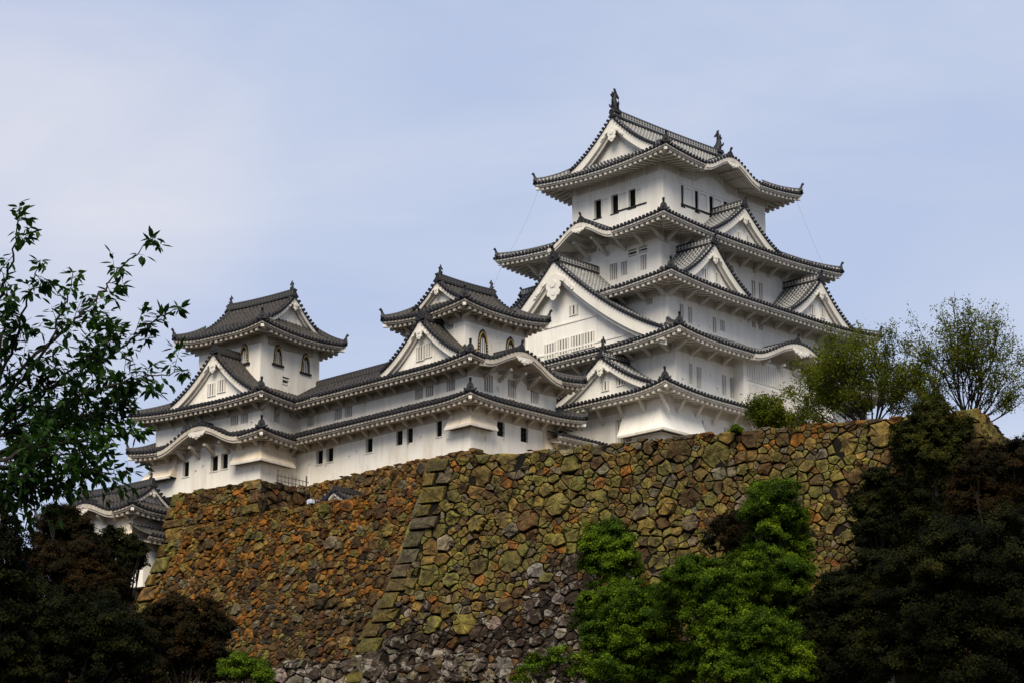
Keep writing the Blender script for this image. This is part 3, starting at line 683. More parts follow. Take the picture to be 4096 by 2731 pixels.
# third tier
walls(mk, (-12.3, 12.3, -10.0, 10.0), 7.6, 13.25, [('W', c1(965, 1250), .75, .7, 'bars'), ('S', c1(1143, 1310), .55, 1.3, 'bars'), ('S', c1(1190, 1330), .55, 1.4, 'bars'), ('S', c1(1325, 1385), .5, 1.4, 'bars'),
      ('S', c1(1370, 1388), .62, .95, 'bars'), ('S', c1(1543, 1376), .55, .75, 'bars'), ('S', c1(1580, 1388), .6, .75, 'bars'), ('S', c1(1412, 1275), .85, .5, 'vent'), ('S', c1(1667, 1357), .8, .5, 'vent'), ('S', c1(1140, 1188), .8, .5, 'vent'), ('S', c1(1900, 1440), .6, .75, 'bars'), ('S', c1(1240, 1395), 0.24, 0.34, 'port'), ('S', c1(1470, 1355), 0.24, 0.34, 'port'), ('S', c1(1510, 1360), 0.24, 0.34, 'port'), ('S', c1(1640, 1420), 0.24, 0.34, 'port'), ('S', c1(1300, 1400), 0.24, 0.34, 'port')])
skirt(mk, 'roof_tier', (-14.70, 14.70, -12.49, 12.49), (-9.67, 9.67, -7.17, 7.17), 12.25, 14.60, 0.52, dict(S=2.49, N=2.49, W=2.4, E=2.4), gaps={'W': [(-4.1, 4.1)]}, ls=1.9, bdep=.9, blow=.12)
for uc in (-7.55, 7.25):
    gable(mk, 'dormer_gable', 'S', uc, 4.65, 12.95, 16.75, 11.35, 7.17, bh=0.76, pend=0.82, zwall=12.2, wins=((uc - .75, 13.9, .62, .85, 2), (uc + .75, 13.9, .62, .85, 2)))
    gable(mk, 'dormer_gable', 'N', -uc, 4.65, 12.95, 16.75, 11.35, 7.17, bh=0.76, pend=0.82, zwall=12.2)
# second tier with the great west gable
walls(mk, (-13.2, 13.2, -11.5, 11.5), 2.4, 8.0, [('S', c2(1195, 682), .45, 1.75, 'bars'), ('S', c2(1240, 706), .65, 1.85, 'bars'), ('S', c2(1378, 746), .6, 1.75, 'bars'), ('S', c2(1423, 760), .6, 1.75, 'bars'), ('S', c2(1198, 540), .9, .5, 'vent'), ('S', c2(1150, 720), 0.24, 0.34, 'port'), ('S', c2(1300, 690), 0.24, 0.34, 'port'), ('S', c2(1340, 770), 0.24, 0.34, 'port'), ('S', c2(1470, 720), 0.24, 0.34, 'port')])
skirt(mk, 'roof_tier', (-15.56, 15.56, -14.0, 14.0), (-12.3, 12.3, -10.0, 10.0), 7.00, 9.05, 0.52, dict(S=2.5, N=2.5, W=2.36, E=2.36), karas={'S': [(0.35, 6.3, 1.95)]}, ls=1.9, bdep=.9, blow=.12)
gable(mk, 'great_gable', 'W', -0.1, 12.0, 7.55, 15.95, 15.35, 9.67, setb=0.95, bh=1.10, pend=2.15, zwall=6.95, orn_s=1.45, conc=0.40, ridge_h=.5, hw2=12.2)
gw = survey(mk, c2(415, 558), 'W', 14.4); g2 = [survey(mk, c2(*q), 'W', 14.4) for q in ((418, 558), (491, 535), (565, 514), (631, 497))]
gg = [o for o in mk.children if o.name.startswith('great_gable')][0]
for (u, z) in g2: bar_window(gg, frame('W'), u, 14.4, z, 1.25, 1.25, 4)
rl = MB(); fr = frame('W')
for z in (8.05, 10.35): rl.fbox(fr, -9.2 if z < 9 else -6.6, 9.2 if z < 9 else 6.6, 14.39, 14.46, z, z + .16)
for u in (-4.2, 4.0): rl.fbox(fr, u - .07, u + .07, 14.39, 14.45, 8.22, 10.34)
rl.build('wall_rail', M['plaster'], gg)
bar_window(gg, frame('W'), *((lambda q: (q[0], 14.4, q[1]))(survey(mk, c2(548, 333), 'W', 14.4))), .9, .8, 2)
# lattice bay under the broad arch
fr = frame('S'); bay = MB(); bay.fbox(fr, -5.7, 6.6, 11.45, 12.55, 2.4, 7.0)
bays = bay.build('lattice_bay', M['plaster'], mk); bl = MB()
for k in range(36):
    u = -5.2 + k * .32
    bl.fbox(fr, u, u + .22, 12.55, 12.62, 2.75, 4.75); bl.fbox(fr, u, u + .22, 12.55, 12.62, 5.0, 6.75)
bl.build('lattice', M['trim'], bays)
# first storey and lowest tier
walls(mk, (-15.73, 15.73, -12.0, 12.0), -4.0, 2.75, [('W', c2(797, 1003), .8, 2.0, 'bars'), ('W', c2(850, 985), .6, 2.2, 'bars'), ('S', c2(1205, 985), .6, 2.0, 'bars'), ('S', c2(1250, 1002), .75, 2.0, 'bars'), ('S', c2(1388, 1010), .6, .9, 'bars'), ('S', c2(1395, 925), .9, .5, 'vent'), ('S', c2(1150, 1000), 0.24, 0.34, 'port'), ('S', c2(1320, 1030), 0.24, 0.34, 'port'), ('S', c2(1090, 850), .7, .4, 'vent')])
skirt(mk, 'roof_tier', (-17.54, 17.54, -14.0, 14.0), (-13.2, 13.2, -11.5, 11.5), 2.10, 3.10, 0.52, dict(S=2.0, N=2.0, W=1.81, E=1.81), ls=1.6, bdep=1.7, brackets=2.3)
gable(mk, 'dormer_gable', 'W', 6.4, 5.6, 2.75, 5.95, 16.75, 13.2, bh=0.55, pend=0.85, zwall=2.2, top='dolphin', dol_s=1.2, wins=((6.5, 3.55, .75, .75, 2), (8.35, 3.75, 1.2, .85, 4)))
ishi(mk, 'W', 8.0, 12.0, 15.73, 1.6, -1.05, .85, '', True, False, 'plaster'); ishi(mk, 'S', -15.73, -10.9, 12.0, 1.6, -1.05, .85, '', False, True, 'plaster')
# =================================================================== WEST SMALL KEEP
wk = thing('small_keep', (-26.4, -0.5, -4.2), 'three tiered white small keep with an arched front gable, between the other two keeps', 'castle keep', 0, 'white castle keeps')
OX, OY, OZ = -26.4, -0.5, -4.2
def wl(r): return (r[0] - OX, r[1] - OX, r[2] - OY, r[3] - OY)
Z = lambda z: z - OZ
walls(wk, wl((-31.3, -21.6, -6.0, 5.0)), Z(-4.25), Z(2.9), [('W', c3(1697, 775), .9, 1.45, 'bars'), ('W', c3(1755, 760), .9, 1.45, 'bars'), ('W', c3(1873, 728), .95, 1.45, 'bars'),
     ('S', c3(2080, 735), 1.0, 1.42, 'bars'), ('S', c3(2211, 768), 1.0, 1.42, 'bars'), ('S', c3(2337, 800), 1.0, 1.42, 'bars'), ('S', c2(207, 663), 1.05, .45, 'vent'), ('S', c2(277, 680), 1.05, .45, 'vent'),
     ('W', c3(1587, 1037), .75, 1.2, 'grille'), ('W', c3(1645, 1024), .7, 1.2, 'grille'), ('W', c3(1808, 985), .6, 1.3, 'dark'), ('S', c3(2150, 988), .85, 1.2, 'grille'), ('S', c3(2280, 1020), .85, 1.2, 'grille'), ('W', c3(1680, 918), .8, .4, 'vent'), ('W', c3(1705, 1040), 0.24, 0.34, 'port'), ('W', c3(1855, 1055), 0.24, 0.34, 'port'), ('W', c3(1635, 1080), 0.24, 0.34, 'port'), ('S', c3(2060, 1040), 0.24, 0.34, 'port'), ('S', c3(2165, 1055), 0.24, 0.34, 'port'), ('S', c3(2130, 770), 0.24, 0.34, 'port'), ('S', c3(2245, 910), .9, .45, 'vent')], '_old')
skirt(wk, 'roof_tier', wl((-33.05, -19.8, -7.75, 5.0)), wl((-31.3, -21.6, -6.0, 5.0)), Z(-0.42), Z(0.45), 0.32, dict(S=1.75, W=1.75, E=1.8, N=0.1), sides='SWE', st='_old', ls=2.4, bdep=.85, brackets=1.7)
skirt(wk, 'roof_tier', wl((-33.1, -19.9, -7.8, 4.6)), wl((-29.85, -23.0, -3.9, 4.6)), Z(2.58), Z(4.45), 0.36, dict(S=1.8, W=1.8, E=1.7), sides='SWE', st='_old', ls=1.5, bdep=.85, brackets=1.7, karas={'S': [(-27.2 - OX, 4.3, 1.5)]}, hips=('SW', 'SE'))
walls(wk, wl((-29.85, -23.0, -3.9, 3.0)), Z(3.6), Z(8.3), [('W', c3(1868, 405), .75, 1.0, 'bars'), ('S', c3(2092, 412), .85, .65, 'louver')], '_old')
bell_window(wk, 'S', c3(2047, 505), 3.9 + OY, 1.15, 2.0); bell_window(wk, 'S', c3(2200, 545), 3.9 + OY, 1.15, 2.0)
skirt(wk, 'roof_tier', wl((-31.3, -21.5, -5.3, 4.3)), wl((-29.45, -23.35, -3.1, 2.1)), Z(7.76), Z(8.95), 0.42, dict(S=1.4, W=1.45, E=1.5, N=1.3), st='_old', ls=2.4, bdep=.7, brackets=1.5)
gable(wk, 'gable_end', 'W', 0.0, 2.75, Z(8.85), Z(10.85), 3.35, -3.35, setb=.5, bh=.36, st='_old', both=True, pend=.62, top='dolphin', zwall=Z(8.6), ridge_h=.34, dol_s=.95, orn_s=.9)
gable(wk, 'dormer_gable', 'W', 1.3 - 0.5, 4.5, Z(3.35), Z(6.95), 5.95, 3.45, setb=.5, bh=.58, st='_old', pend=.85, zwall=Z(2.9), wins=((0.45, Z(4.25), .85, 1.05, 3), (1.35, Z(4.35), .75, 1.05, 3)), orn_s=1.0)
ishi(wk, 'W', 3.4, 5.5, 4.9, Z(-0.6), Z(-2.35), .75, '_old', True, False); ishi(wk, 'S', -4.9, -2.6, 5.5, Z(-0.6), Z(-2.35), .75, '_old', False, True)
ishi(wk, 'S', 3.2, 4.8, 5.5, Z(-0.8), Z(-4.0), .75, '_old')
# =================================================================== CONNECTING CORRIDOR
co = thing('connecting_corridor', (-28.5, 9.5, -4.2), 'long two storey white corridor with a plain tiled roof joining the two small keeps', 'castle building')
OX, OY = -28.5, 9.5
walls(co, wl((-31.3, -25.7, 5.0, 15.5)), Z(-4.25), Z(2.9), [('W', c3(1097, 930), .85, 1.42, 'bars'), ('W', c3(1250, 890), .9, 1.42, 'bars'), ('W', c3(1306, 876), .9, 1.42, 'bars'), ('W', c3(1527, 820), .9, 1.45, 'bars'),
     ('W', c3(1145, 1143), .85, 1.2, 'dark'), ('W', c3(1202, 1130), .85, 1.2, 'dark'), ('W', c3(1419, 1078), .85, 1.2, 'dark'), ('W', c3(1290, 1010), .8, .4, 'vent'), ('W', c3(1090, 1195), 0.24, 0.34, 'port'), ('W', c3(1310, 1147), 0.24, 0.34, 'port'), ('W', c3(1475, 1080), 0.24, 0.34, 'port'), ('W', c3(1180, 1200), 0.24, 0.34, 'port'), ('W', c3(1350, 1120), 0.24, 0.34, 'port'), ('W', c3(1160, 850), 0.24, 0.34, 'port'), ('W', c3(1400, 850), 0.24, 0.34, 'port'), ('W', c3(1620, 800), 0.24, 0.34, 'port')], '_old')
skirt(co, 'roof_tier', wl((-33.05, -23.95, 5.0, 15.2)), wl((-31.3, -25.7, 5.0, 15.2)), Z(-0.42), Z(0.45), 0, dict(W=1.75, E=1.75), sides='WE', st='_old', bdep=.85, brackets=1.7, hips=())
skirt(co, 'roof_tier', wl((-33.1, -23.9, 4.6, 16.2)), wl((-28.5, -28.5, 4.6, 16.2)), Z(2.58), Z(5.05), 0, dict(W=1.8, E=1.8), sides='WE', st='_old', bdep=.85, brackets=1.7, hips=(), conc=.15)
mb = MB(); ridge_sweep(mb, [(0, y - OY, Z(5.05)) for y in np.linspace(2.2, 15.2, 9)], .42, .38); mb.build('ridge', M['ridge_old'], co)
# =================================================================== NORTHWEST SMALL KEEP (turned a few degrees)
ik = thing('small_keep', (-30.3, 20.83, -4.2), 'three tiered white small keep with bell shaped windows, standing leftmost', 'castle keep', R(6.54), 'white castle keeps')
walls(ik, (-6.0, 6.0, -6.25, 6.1), Z(-4.3), Z(2.9), [('W', c3(408, 972), .9, 1.42, 'bars'), ('W', c3(675, 922), .9, 1.45, 'bars'), ('W', c3(730, 910), .85, 1.45, 'bars'), ('S', c3(910, 912), .75, 1.2, 'bars'),
     ('W', c3(405, 1210), .75, 1.3, 'dark'), ('W', c3(563, 1178), .85, 1.3, 'dark'), ('W', c3(619, 1165), .8, 1.3, 'dark'), ('S', c3(970, 1160), .4, 1.2, 'dark'), ('W', c3(457, 1110), .75, .55, 'louver'), ('W', c3(660, 1065), .75, .5, 'vent'), ('W', c3(460, 1228), 0.24, 0.34, 'port'), ('W', c3(500, 1200), 0.24, 0.34, 'port'), ('W', c3(690, 1205), 0.24, 0.34, 'port'), ('W', c3(780, 1200), 0.24, 0.34, 'port'), ('W', c3(345, 985), 0.24, 0.34, 'port'), ('W', c3(770, 960), 0.24, 0.34, 'port'), ('S', c3(870, 1230), 0.24, 0.34, 'port'), ('S', c3(880, 950), 0.24, 0.34, 'port')], '_old')
skirt(ik, 'roof_tier', (-7.67, 7.67, -7.85, 7.80), (-6.0, 6.0, -6.25, 6.1), Z(-0.66), Z(0.2), 0.34, dict(S=1.6, W=1.67, E=1.67, N=1.7), st='_old', ls=2.6, bdep=.85, brackets=1.7, karas={'W': [(0.55, 4.6, 1.5)]})
skirt(ik, 'roof_tier', (-7.65, 7.65, -7.71, 7.71), (-3.65, 3.65, -3.65, 3.65), Z(2.54), Z(4.6), 0.36, dict(S=1.5, W=1.65, E=1.6, N=1.6), st='_old', ls=1.5, bdep=.85, brackets=1.7)
walls(ik, (-3.65, 3.65, -3.65, 3.65), Z(3.6), Z(9.85), [('S', c3(960, 535), .8, .7, 'louver'), ('S', c3(960, 725), .85, .75, 'louver')], '_old')
bell_window(ik, 'W', c3(731, 572), 3.65, 1.05, 1.75); bell_window(ik, 'S', c3(914, 577), 3.65, 1.05, 1.75); bell_window(ik, 'S', c3(1067, 624), 3.65, 1.05, 1.75)
skirt(ik, 'roof_tier', (-5.28, 5.28, -5.27, 5.27), (-2.9, 2.9, -3.7, 3.7), Z(9.28), Z(10.75), 0.45, dict(S=1.62, W=1.63, E=1.6, N=1.6), st='_old', ls=2.4, brackets=0)
gable(ik, 'gable_end', 'S', 0.0, 2.95, Z(10.65), Z(13.15), 4.05, -4.05, setb=.55, bh=.38, st='_old', both=True, pend=.7, top='dolphin', zwall=Z(10.2), ridge_h=.36, dol_s=.95, orn_s=.9)
gable(ik, 'dormer_gable', 'W', 1.25, 4.85, Z(3.25), Z(7.15), 6.85, 3.65, setb=.5, bh=.60, st='_old', pend=.9, zwall=Z(2.8), wins=((0.75, Z(4.1), .85, 1.0, 3), (1.9, Z(4.25), .85, 1.0, 3)), hw2=4.6)
ishi(ik, 'W', 3.5, 6.25, 6.0, Z(-0.9), Z(-2.65), .75, '_old', True, False); ishi(ik, 'S', -6.0, -2.6, 6.25, Z(-0.9), Z(-2.65), .75, '_old', False, True)
ishi(ik, 'W', -6.1, -3.4, 6.0, Z(-0.9), Z(-2.75), .8, '_old', False, True)
# =================================================================== STONE WALLS
def rf(a, f): return RT * a + Fh * f                     # a metres to the right, f metres away
def dirs(phi):
    U = rf(math.cos(phi), -math.sin(phi)); Nn = rf(-math.sin(phi), -math.cos(phi)); return U, Nn
def clip(poly, a, b, c):                                 # keep a*u+b*v<=c
    out = []; n = len(poly)
    for k in range(n):
        p, q = poly[k], poly[(k + 1) % n]; dp, dq = a * p[0] + b * p[1] - c, a * q[0] + b * q[1] - c
        if dp <= 0: out.append(p)
        if dp * dq < 0:
            t = dp / (dp - dq); out.append((p[0] + (q[0] - p[0]) * t, p[1] + (q[1] - p[1]) * t))
    return out
def stone_face(mb, O, U, Nn, u0, u1, v1, bat, colf, rs=(0.45, 0.85), seed=1, ql=False, qr=False, el=True, er=True, top=lambda u: 0.0, chink=0.5, bulge=0.22, qsz=1.0, tilt=0.34, lich=0.5):
    rg = random.Random(seed); O = np.array(O)
    def P(u, v, w): return O + U * u - UPV * v + Nn * (bat(v) + w)
    def lb(v): return u0 - (bat(v) if el else 0)
    def rb(v): return u1 + (bat(v) if er else 0)
    pts = []; cell = rs[1] * 2.0; grid = {}
    def near(u, v, rad):
        i, j = int(u // cell), int(v // cell); m = int(rad // cell) + 1
        for a in range(i - m, i + m + 1):
            for b_ in range(j - m, j + m + 1):
                for k in grid.get((a, b_), ()): yield k
    def put(u, v, r):
        grid.setdefault((int(u // cell), int(v // cell)), []).append(len(pts)); pts.append((u, v, r))
    hm = rs[0] + rs[1]; v = -.5 * hm
    while v < v1 + hm:                                   # rough, wandering courses of split boulders
        h = hm * rg.uniform(.58, 1.25); u = u0 - bat(v1) - 1.5 + rg.uniform(0, hm)
        while u < u1 + bat(v1) + 1.2:
            w = h * rg.choice((rg.uniform(.5, .85), rg.uniform(.8, 1.25), rg.uniform(1.1, 1.9)))
            put(u + w / 2 + rg.gauss(0, .09) * h, v + h / 2 + rg.gauss(0, .19) * h + .22 * h * math.sin(u * .9 / hm + v), .42 * math.sqrt(w * h) * rg.uniform(.66, 1.22)); u += w * rg.uniform(.97, 1.05)
        v += h * .97
    area = (u1 - u0 + 2 * bat(v1)) * v1
    for _ in range(int(area * 40 * chink / hm)):
        u = rg.uniform(u0 - bat(v1) - .6, u1 + bat(v1) + .6); v = rg.uniform(-.3, v1 + .4); r = rg.uniform(rs[0] * .22, rs[0] * .48)
        if all((pts[k][0] - u) ** 2 + (pts[k][1] - v) ** 2 > (1.02 * (r + pts[k][2])) ** 2 for k in near(u, v, r + rs[1])): put(u, v, r)
    quo = []                                             # squared corner blocks, long and short alternately
    for side, on in (('l', ql), ('r', qr)):
        if not on: continue
        v = 0.0; k = 0
        while v < v1:
            h = qsz * rg.uniform(.85, 1.25); w = qsz * (1.0 if k % 2 else 1.75) * rg.uniform(.75, 1.3); quo.append((side, v, min(v + h, v1), w)); v += h; k += 1
    def qedge(side, v):
        for s, a, b_, w in quo:
            if s == side and a <= v <= b_: return w
        return 0.0
    stones = []
    for (u, v, r) in pts:
        L_ = lb(max(v, 0)) + qedge('l', v); R_ = rb(max(v, 0)) - qedge('r', v)
        if u < L_ - r or u > R_ + r or v > v1 + r: continue
        poly = [(u - 2.2 * r - .35, v - 2 * r - .3), (u + 2.2 * r + .35, v - 2 * r - .3), (u + 2.2 * r + .35, v + 2 * r + .3), (u - 2.2 * r - .35, v + 2 * r + .3)]
        for k in near(u, v, r + rs[1] + .6):
            q = pts[k]
            if q[0] == u and q[1] == v: continue
            du, dv = q[0] - u, q[1] - v; d2 = du * du + dv * dv
            if d2 > (r + q[2] + 1.2) ** 2: continue
            c = (q[0] ** 2 + q[1] ** 2 - u * u - v * v - q[2] ** 2 + r * r) / 2
            poly = clip(poly, du, dv, c)
            if len(poly) < 3: break
        if len(poly) < 3: continue
        s_ = 0.0
        poly = clip(poly, -1, 0, -L_); poly = clip(poly, 1, 0, R_) if poly else poly
        tv = top(u) + rg.uniform(-.10, .16); poly = clip(poly, 0, -1, -tv) if poly else poly
        poly = clip(poly, 0, 1, v1) if poly else poly
        if len(poly) < 3: continue
        a = abs(sum(poly[k][0] * poly[(k + 1) % len(poly)][1] - poly[(k + 1) % len(poly)][0] * poly[k][1] for k in range(len(poly)))) / 2
        if a < 0.012: continue
        stones.append((poly, a, False))
    for s, a, b_, w in quo:
        if a < top(u0 if s == 'l' else u1) - .01: continue
        g = .03
        if s == 'l': poly = [(lb(a), a + g), (lb(a) + w - g + rg.uniform(-.08, .08), a + g + rg.uniform(0, .06)), (lb(b_) + w - g, b_ - g), (lb(b_), b_ - g)]
        else: poly = [(rb(a) - w + g, a + g), (rb(a), a + g), (rb(b_), b_ - g), (rb(b_) - w + g + rg.uniform(-.08, .08), b_ - g)]
        stones.append((poly, w * (b_ - a), True))
    for poly, a, isq in stones:
        n = len(poly); cu = sum(p[0] for p in poly) / n; cv = sum(p[1] for p in poly) / n
        q = []
        for k in range(n):                               # knock the corners off so outlines are rounded and irregular
            p0, p1 = poly[k], poly[(k + 1) % n]
            if math.hypot(p1[0] - p0[0], p1[1] - p0[1]) < .05: continue
            f = .10 if isq else rg.uniform(.03, .13)
            for t in (f, 1 - f): q.append((p0[0] + (p1[0] - p0[0]) * t, p0[1] + (p1[1] - p0[1]) * t))
        if isq: q = [p for k in range(n) for p in ((poly[k][0] + (poly[k - 1][0] - poly[k][0]) * .04, poly[k][1] + (poly[k - 1][1] - poly[k][1]) * .06), (poly[k][0] + (poly[(k + 1) % n][0] - poly[k][0]) * .04, poly[k][1] + (poly[(k + 1) % n][1] - poly[k][1]) * .06))]
        if len(q) < 3: continue
        sz = math.sqrt(a); gap = 0.012 + rg.uniform(0, .05) * min(1, sz); tu, tv_ = rg.gauss(0, tilt), rg.gauss(0, tilt)
        if isq: tu *= .3; tv_ *= .3
        bl = bulge * min(1.2, sz) * rg.uniform(.35, 1.25); col = colf(cu, cv, rg, isq); wo = 0.0 if isq else rg.uniform(-.14, .13) * min(1.2, sz); al = min(1.0, max(0.0, lich * rg.uniform(.2, 1.9)))
        if len(col) > 3: al = 2.0 + col[3] * rg.uniform(.5, 1.0); col = col[:3]
        jit = [rg.uniform(-.07, .07) * sz for _ in q]; ins = [(rg.uniform(.03, .17) * sz if (not isq and rg.random() < .26) else rg.uniform(0, .03) * sz) for _ in q]
        sten = rg.choice((0.0, .25, .6, .85)); scol = lerp3((.060, .042, .034), (.030, .020, .012), rg.random()); cen = lerp3(col, scol, sten); edg = tuple(min(.5, x * rg.uniform(1.0, 1.22)) for x in col)
        def ring(shr, w, jk=1.0, cc=None):
            ids = []
            for k, (u, v) in enumerate(q):
                du, dv = u - cu, v - cv; ln = math.hypot(du, dv) + 1e-6; f = max(0.2, 1 - (shr + ins[k]) / ln)
                uu, vv = cu + du * f, cv + dv * f
                ids.append(mb.add(P(uu, vv, w + wo + (0 if w < 0 else (tu * du + tv_ * dv) * .5 * jk + jit[k] * jk)))); mb.col.append((*(cc or edg), al))
            return ids
        r0 = ring(gap, -.35); r1 = ring(gap, bl * .30, .7); r2 = ring(gap + .02 + .02 * sz, bl * .80); r3 = ring(gap + .06 + .15 * sz, bl * 1.0, 1.0, lerp3(edg, cen, .55))
        m = len(q); cj = .3 if isq else 1.0; ctr = mb.add(P(cu + rg.uniform(-.16, .16) * sz * cj, cv + rg.uniform(-.2, .12) * sz * cj, bl * rg.uniform(.9, 1.0 + .35 * cj) + wo + .02)); mb.col.append((*cen, al))
        for A, B in ((r0, r1), (r1, r2), (r2, r3)):
            for k in range(m): mb.face([A[k], B[k], B[(k + 1) % m], A[(k + 1) % m]])
        for k in range(m): mb.face([r3[k], ctr, r3[(k + 1) % m]])
    nv = 10; prev = None                                  # earth and packing behind the stones
    for j in range(nv + 1):
        v = v1 * j / nv; ids = []
        for k in range(9):
            u = lb(v) + (rb(v) - lb(v)) * k / 8; ids.append(mb.add(P(u, max(v, top(u) + .15), -.14))); mb.col.append((.01, .01, .01, 0))
        if prev:
            for k in range(8): mb.face([prev[k], ids[k], ids[k + 1], prev[k + 1]], None, 1)
        prev = ids
def lerp3(a, b, t): return tuple(x + (y - x) * t for x, y in zip(a, b))
def new_wall(): m = MB(); m.col = []; return m
def vary(c, rg, s=.30): f = 1 + rg.uniform(-s, s * 1.1); g = 1 + rg.uniform(-.06, .06); return (c[0] * f * g, c[1] * f, c[2] * f / g) + tuple(c[3:])
OLIVE, TAN, ORANGE, BROWN, GREY, DARK, PALE, RUST = (.165, .142, .036), (.205, .138, .038), (.240, .102, .016), (.095, .055, .022), (.150, .128, .085), (.024, .016, .011), (.19, .17, .15), (.095, .040, .012)
def col_mix(rg, table):
    x = rg.random() * sum(w for w, _ in table)
    for w, c in table:
        x -= w
        if x <= 0: return vary(c, rg)
    return vary(table[-1][1], rg)
# front wall on the right
PHA = R(22.8); UA, NA = dirs(PHA); OA = atp(985, 1055, 172.0)
ra = ray(PP(2246, 950)); AW = (lambda q: float((q - OA) @ UA))(CAM + ra * (((OA - CAM) @ NA) / (ra @ NA)))
bat1 = lambda v: 0.17 * max(v, 0) + 0.0065 * max(v, 0) ** 2
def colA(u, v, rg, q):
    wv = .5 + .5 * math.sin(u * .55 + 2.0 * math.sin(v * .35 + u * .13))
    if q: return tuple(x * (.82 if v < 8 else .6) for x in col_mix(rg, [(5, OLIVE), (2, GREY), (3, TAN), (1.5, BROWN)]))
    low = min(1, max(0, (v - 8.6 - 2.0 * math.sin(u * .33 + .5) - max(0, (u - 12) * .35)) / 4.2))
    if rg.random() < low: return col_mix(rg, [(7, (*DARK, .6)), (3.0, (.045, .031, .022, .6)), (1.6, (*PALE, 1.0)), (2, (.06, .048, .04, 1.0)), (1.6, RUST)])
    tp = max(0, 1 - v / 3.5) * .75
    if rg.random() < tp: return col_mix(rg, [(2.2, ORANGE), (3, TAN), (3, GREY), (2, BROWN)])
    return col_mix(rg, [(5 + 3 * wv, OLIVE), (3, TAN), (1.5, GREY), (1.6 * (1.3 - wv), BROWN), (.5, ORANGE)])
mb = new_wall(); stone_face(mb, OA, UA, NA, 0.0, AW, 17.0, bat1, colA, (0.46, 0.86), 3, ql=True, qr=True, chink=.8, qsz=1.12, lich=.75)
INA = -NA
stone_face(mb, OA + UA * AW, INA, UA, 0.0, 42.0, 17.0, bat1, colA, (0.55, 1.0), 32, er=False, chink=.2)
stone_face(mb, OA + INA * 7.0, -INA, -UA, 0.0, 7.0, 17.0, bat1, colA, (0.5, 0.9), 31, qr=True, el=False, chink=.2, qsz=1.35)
tag(mb.build('stone_wall', [M['stone'], M['gap']]), 'broad olive and tan stone rampart with squared corner blocks below the tallest keep', 'stone wall', 'stone ramparts')
# left wall: upper block with corner, and the lower parapet stretch to its right
PHB = R(38.9); UB, NB = dirs(PHB); INB = -NB; OB = at((1037.8, 1910.8), 186.0)
def colB(u, v, rg, q):
    if q: return col_mix(rg, [(3, OLIVE), (3, TAN), (1, BROWN)])
    low_dark = min(1, max(0, (u + 3 + 3 * math.sin(v * .4)) / 7)) * min(1, max(0, (v - 3.0) / 6))  # share of darker stones grows downwards and to the right
    if rg.random() < low_dark * .65: return col_mix(rg, [(4, BROWN), (3, DARK), (2, RUST), (1.2, GREY)])
    return col_mix(rg, [(3.2, TAN), (4.6, ORANGE), (1.2, OLIVE), (2, BROWN), (.9, GREY), (1, RUST)])
mb = new_wall(); UWL = -9.9
VB2 = 2.95
stone_face(mb, OB, UB, NB, UWL, 0.0, VB2, bat1, colB, (0.34, 0.62), 11, ql=True, qr=True, chink=.8, qsz=1.0, bulge=.2, lich=.6)
stone_face(mb, OB, INB, UB, 0.0, 6.0, VB2 + .6, bat1, lambda u, v, rg, q: col_mix(rg, [(3, BROWN), (2, DARK), (1.5, GREY), (1, RUST)]), (0.5, 0.8), 12, el=True, er=False, chink=.4, lich=.3)
O2 = OB - UPV * VB2 + NB * bat1(VB2)
bat2 = lambda v: bat1(v + VB2) - bat1(VB2)
stone_face(mb, O2, UB, NB, UWL, 22.0, 14.5, lambda v: bat2(v) if v > 0 else 0, colB, (0.30, 0.62), 13, ql=True, er=False, chink=.9, bulge=.24, tilt=.34, lich=.45, qsz=1.1)
tag(mb.build('stone_wall', [M['stone'], M['gap']]), 'rough orange brown stone rampart below the leftmost small keep and the corridor', 'stone wall', 'stone ramparts')
# low wall of big pale blocks at the foot
mb = new_wall(); OC = OA + NA * 4.3 - UPV * 14.6
def colC(u, v, rg, q): return col_mix(rg, [(4, (*(1.25 * x for x in PALE), .9)), (3, (*(1.15 * x for x in GREY), .8)), (2, (.17, .16, .12)), (1.8, (.08, .065, .055, .9)), (1.4, (*DARK, .8))])
stone_face(mb, OC, UA, NA, -18.5, 14.0, 5.2, lambda v: .12 * max(v, 0), colC, (0.5, 1.15), 21, el=False, er=False, chink=.7, bulge=.22, top=lambda u: max(0.0, min(1.0, (-u - 5.0) / 13)) * 1.6 + .35 * math.sin(u * .9) + max(0, (u - 2) * .22), lich=.35)
tag(mb.build('stone_wall', [M['stone'], M['gap']]), 'low footing wall of large pale grey stone blocks at the bottom of the ramparts', 'stone wall', 'stone ramparts')
# keep footings
bat3 = lambda v: 0.16 * max(v, 0)
colD = lambda u, v, rg, q: col_mix(rg, [(5, (.23, .125, .036)), (3, (.20, .125, .045)), (1.2, (.10, .08, .06)), (.6, GREY)])
mb = new_wall(); stone_face(mb, (-31.62, 15.0, -4.2), np.array([0, -1.0, 0]), np.array([-1.0, 0, 0]), 0.0, 21.3, 4.2, bat3, colD, (0.34, 0.6), 41, el=False, chink=.7, lich=.1)
stone_face(mb, (-31.62, -6.3, -4.2), np.array([1.0, 0, 0]), np.array([0, -1.0, 0]), 0.0, 10.4, 4.2, bat3, colD, (0.4, 0.7), 42, chink=.4, lich=.1)
tag(mb.build('stone_wall', [M['stone'], M['gap']]), 'orange stone footing directly under the white corridor and the arched small keep', 'stone wall', 'stone ramparts')
mb = new_wall(); stone_face(mb, (-16.0, 12.3, -3.9), np.array([0, -1.0, 0]), np.array([-1.0, 0, 0]), 0.0, 24.6, 3.2, bat3, colD, (0.5, 0.9), 43, chink=.2)
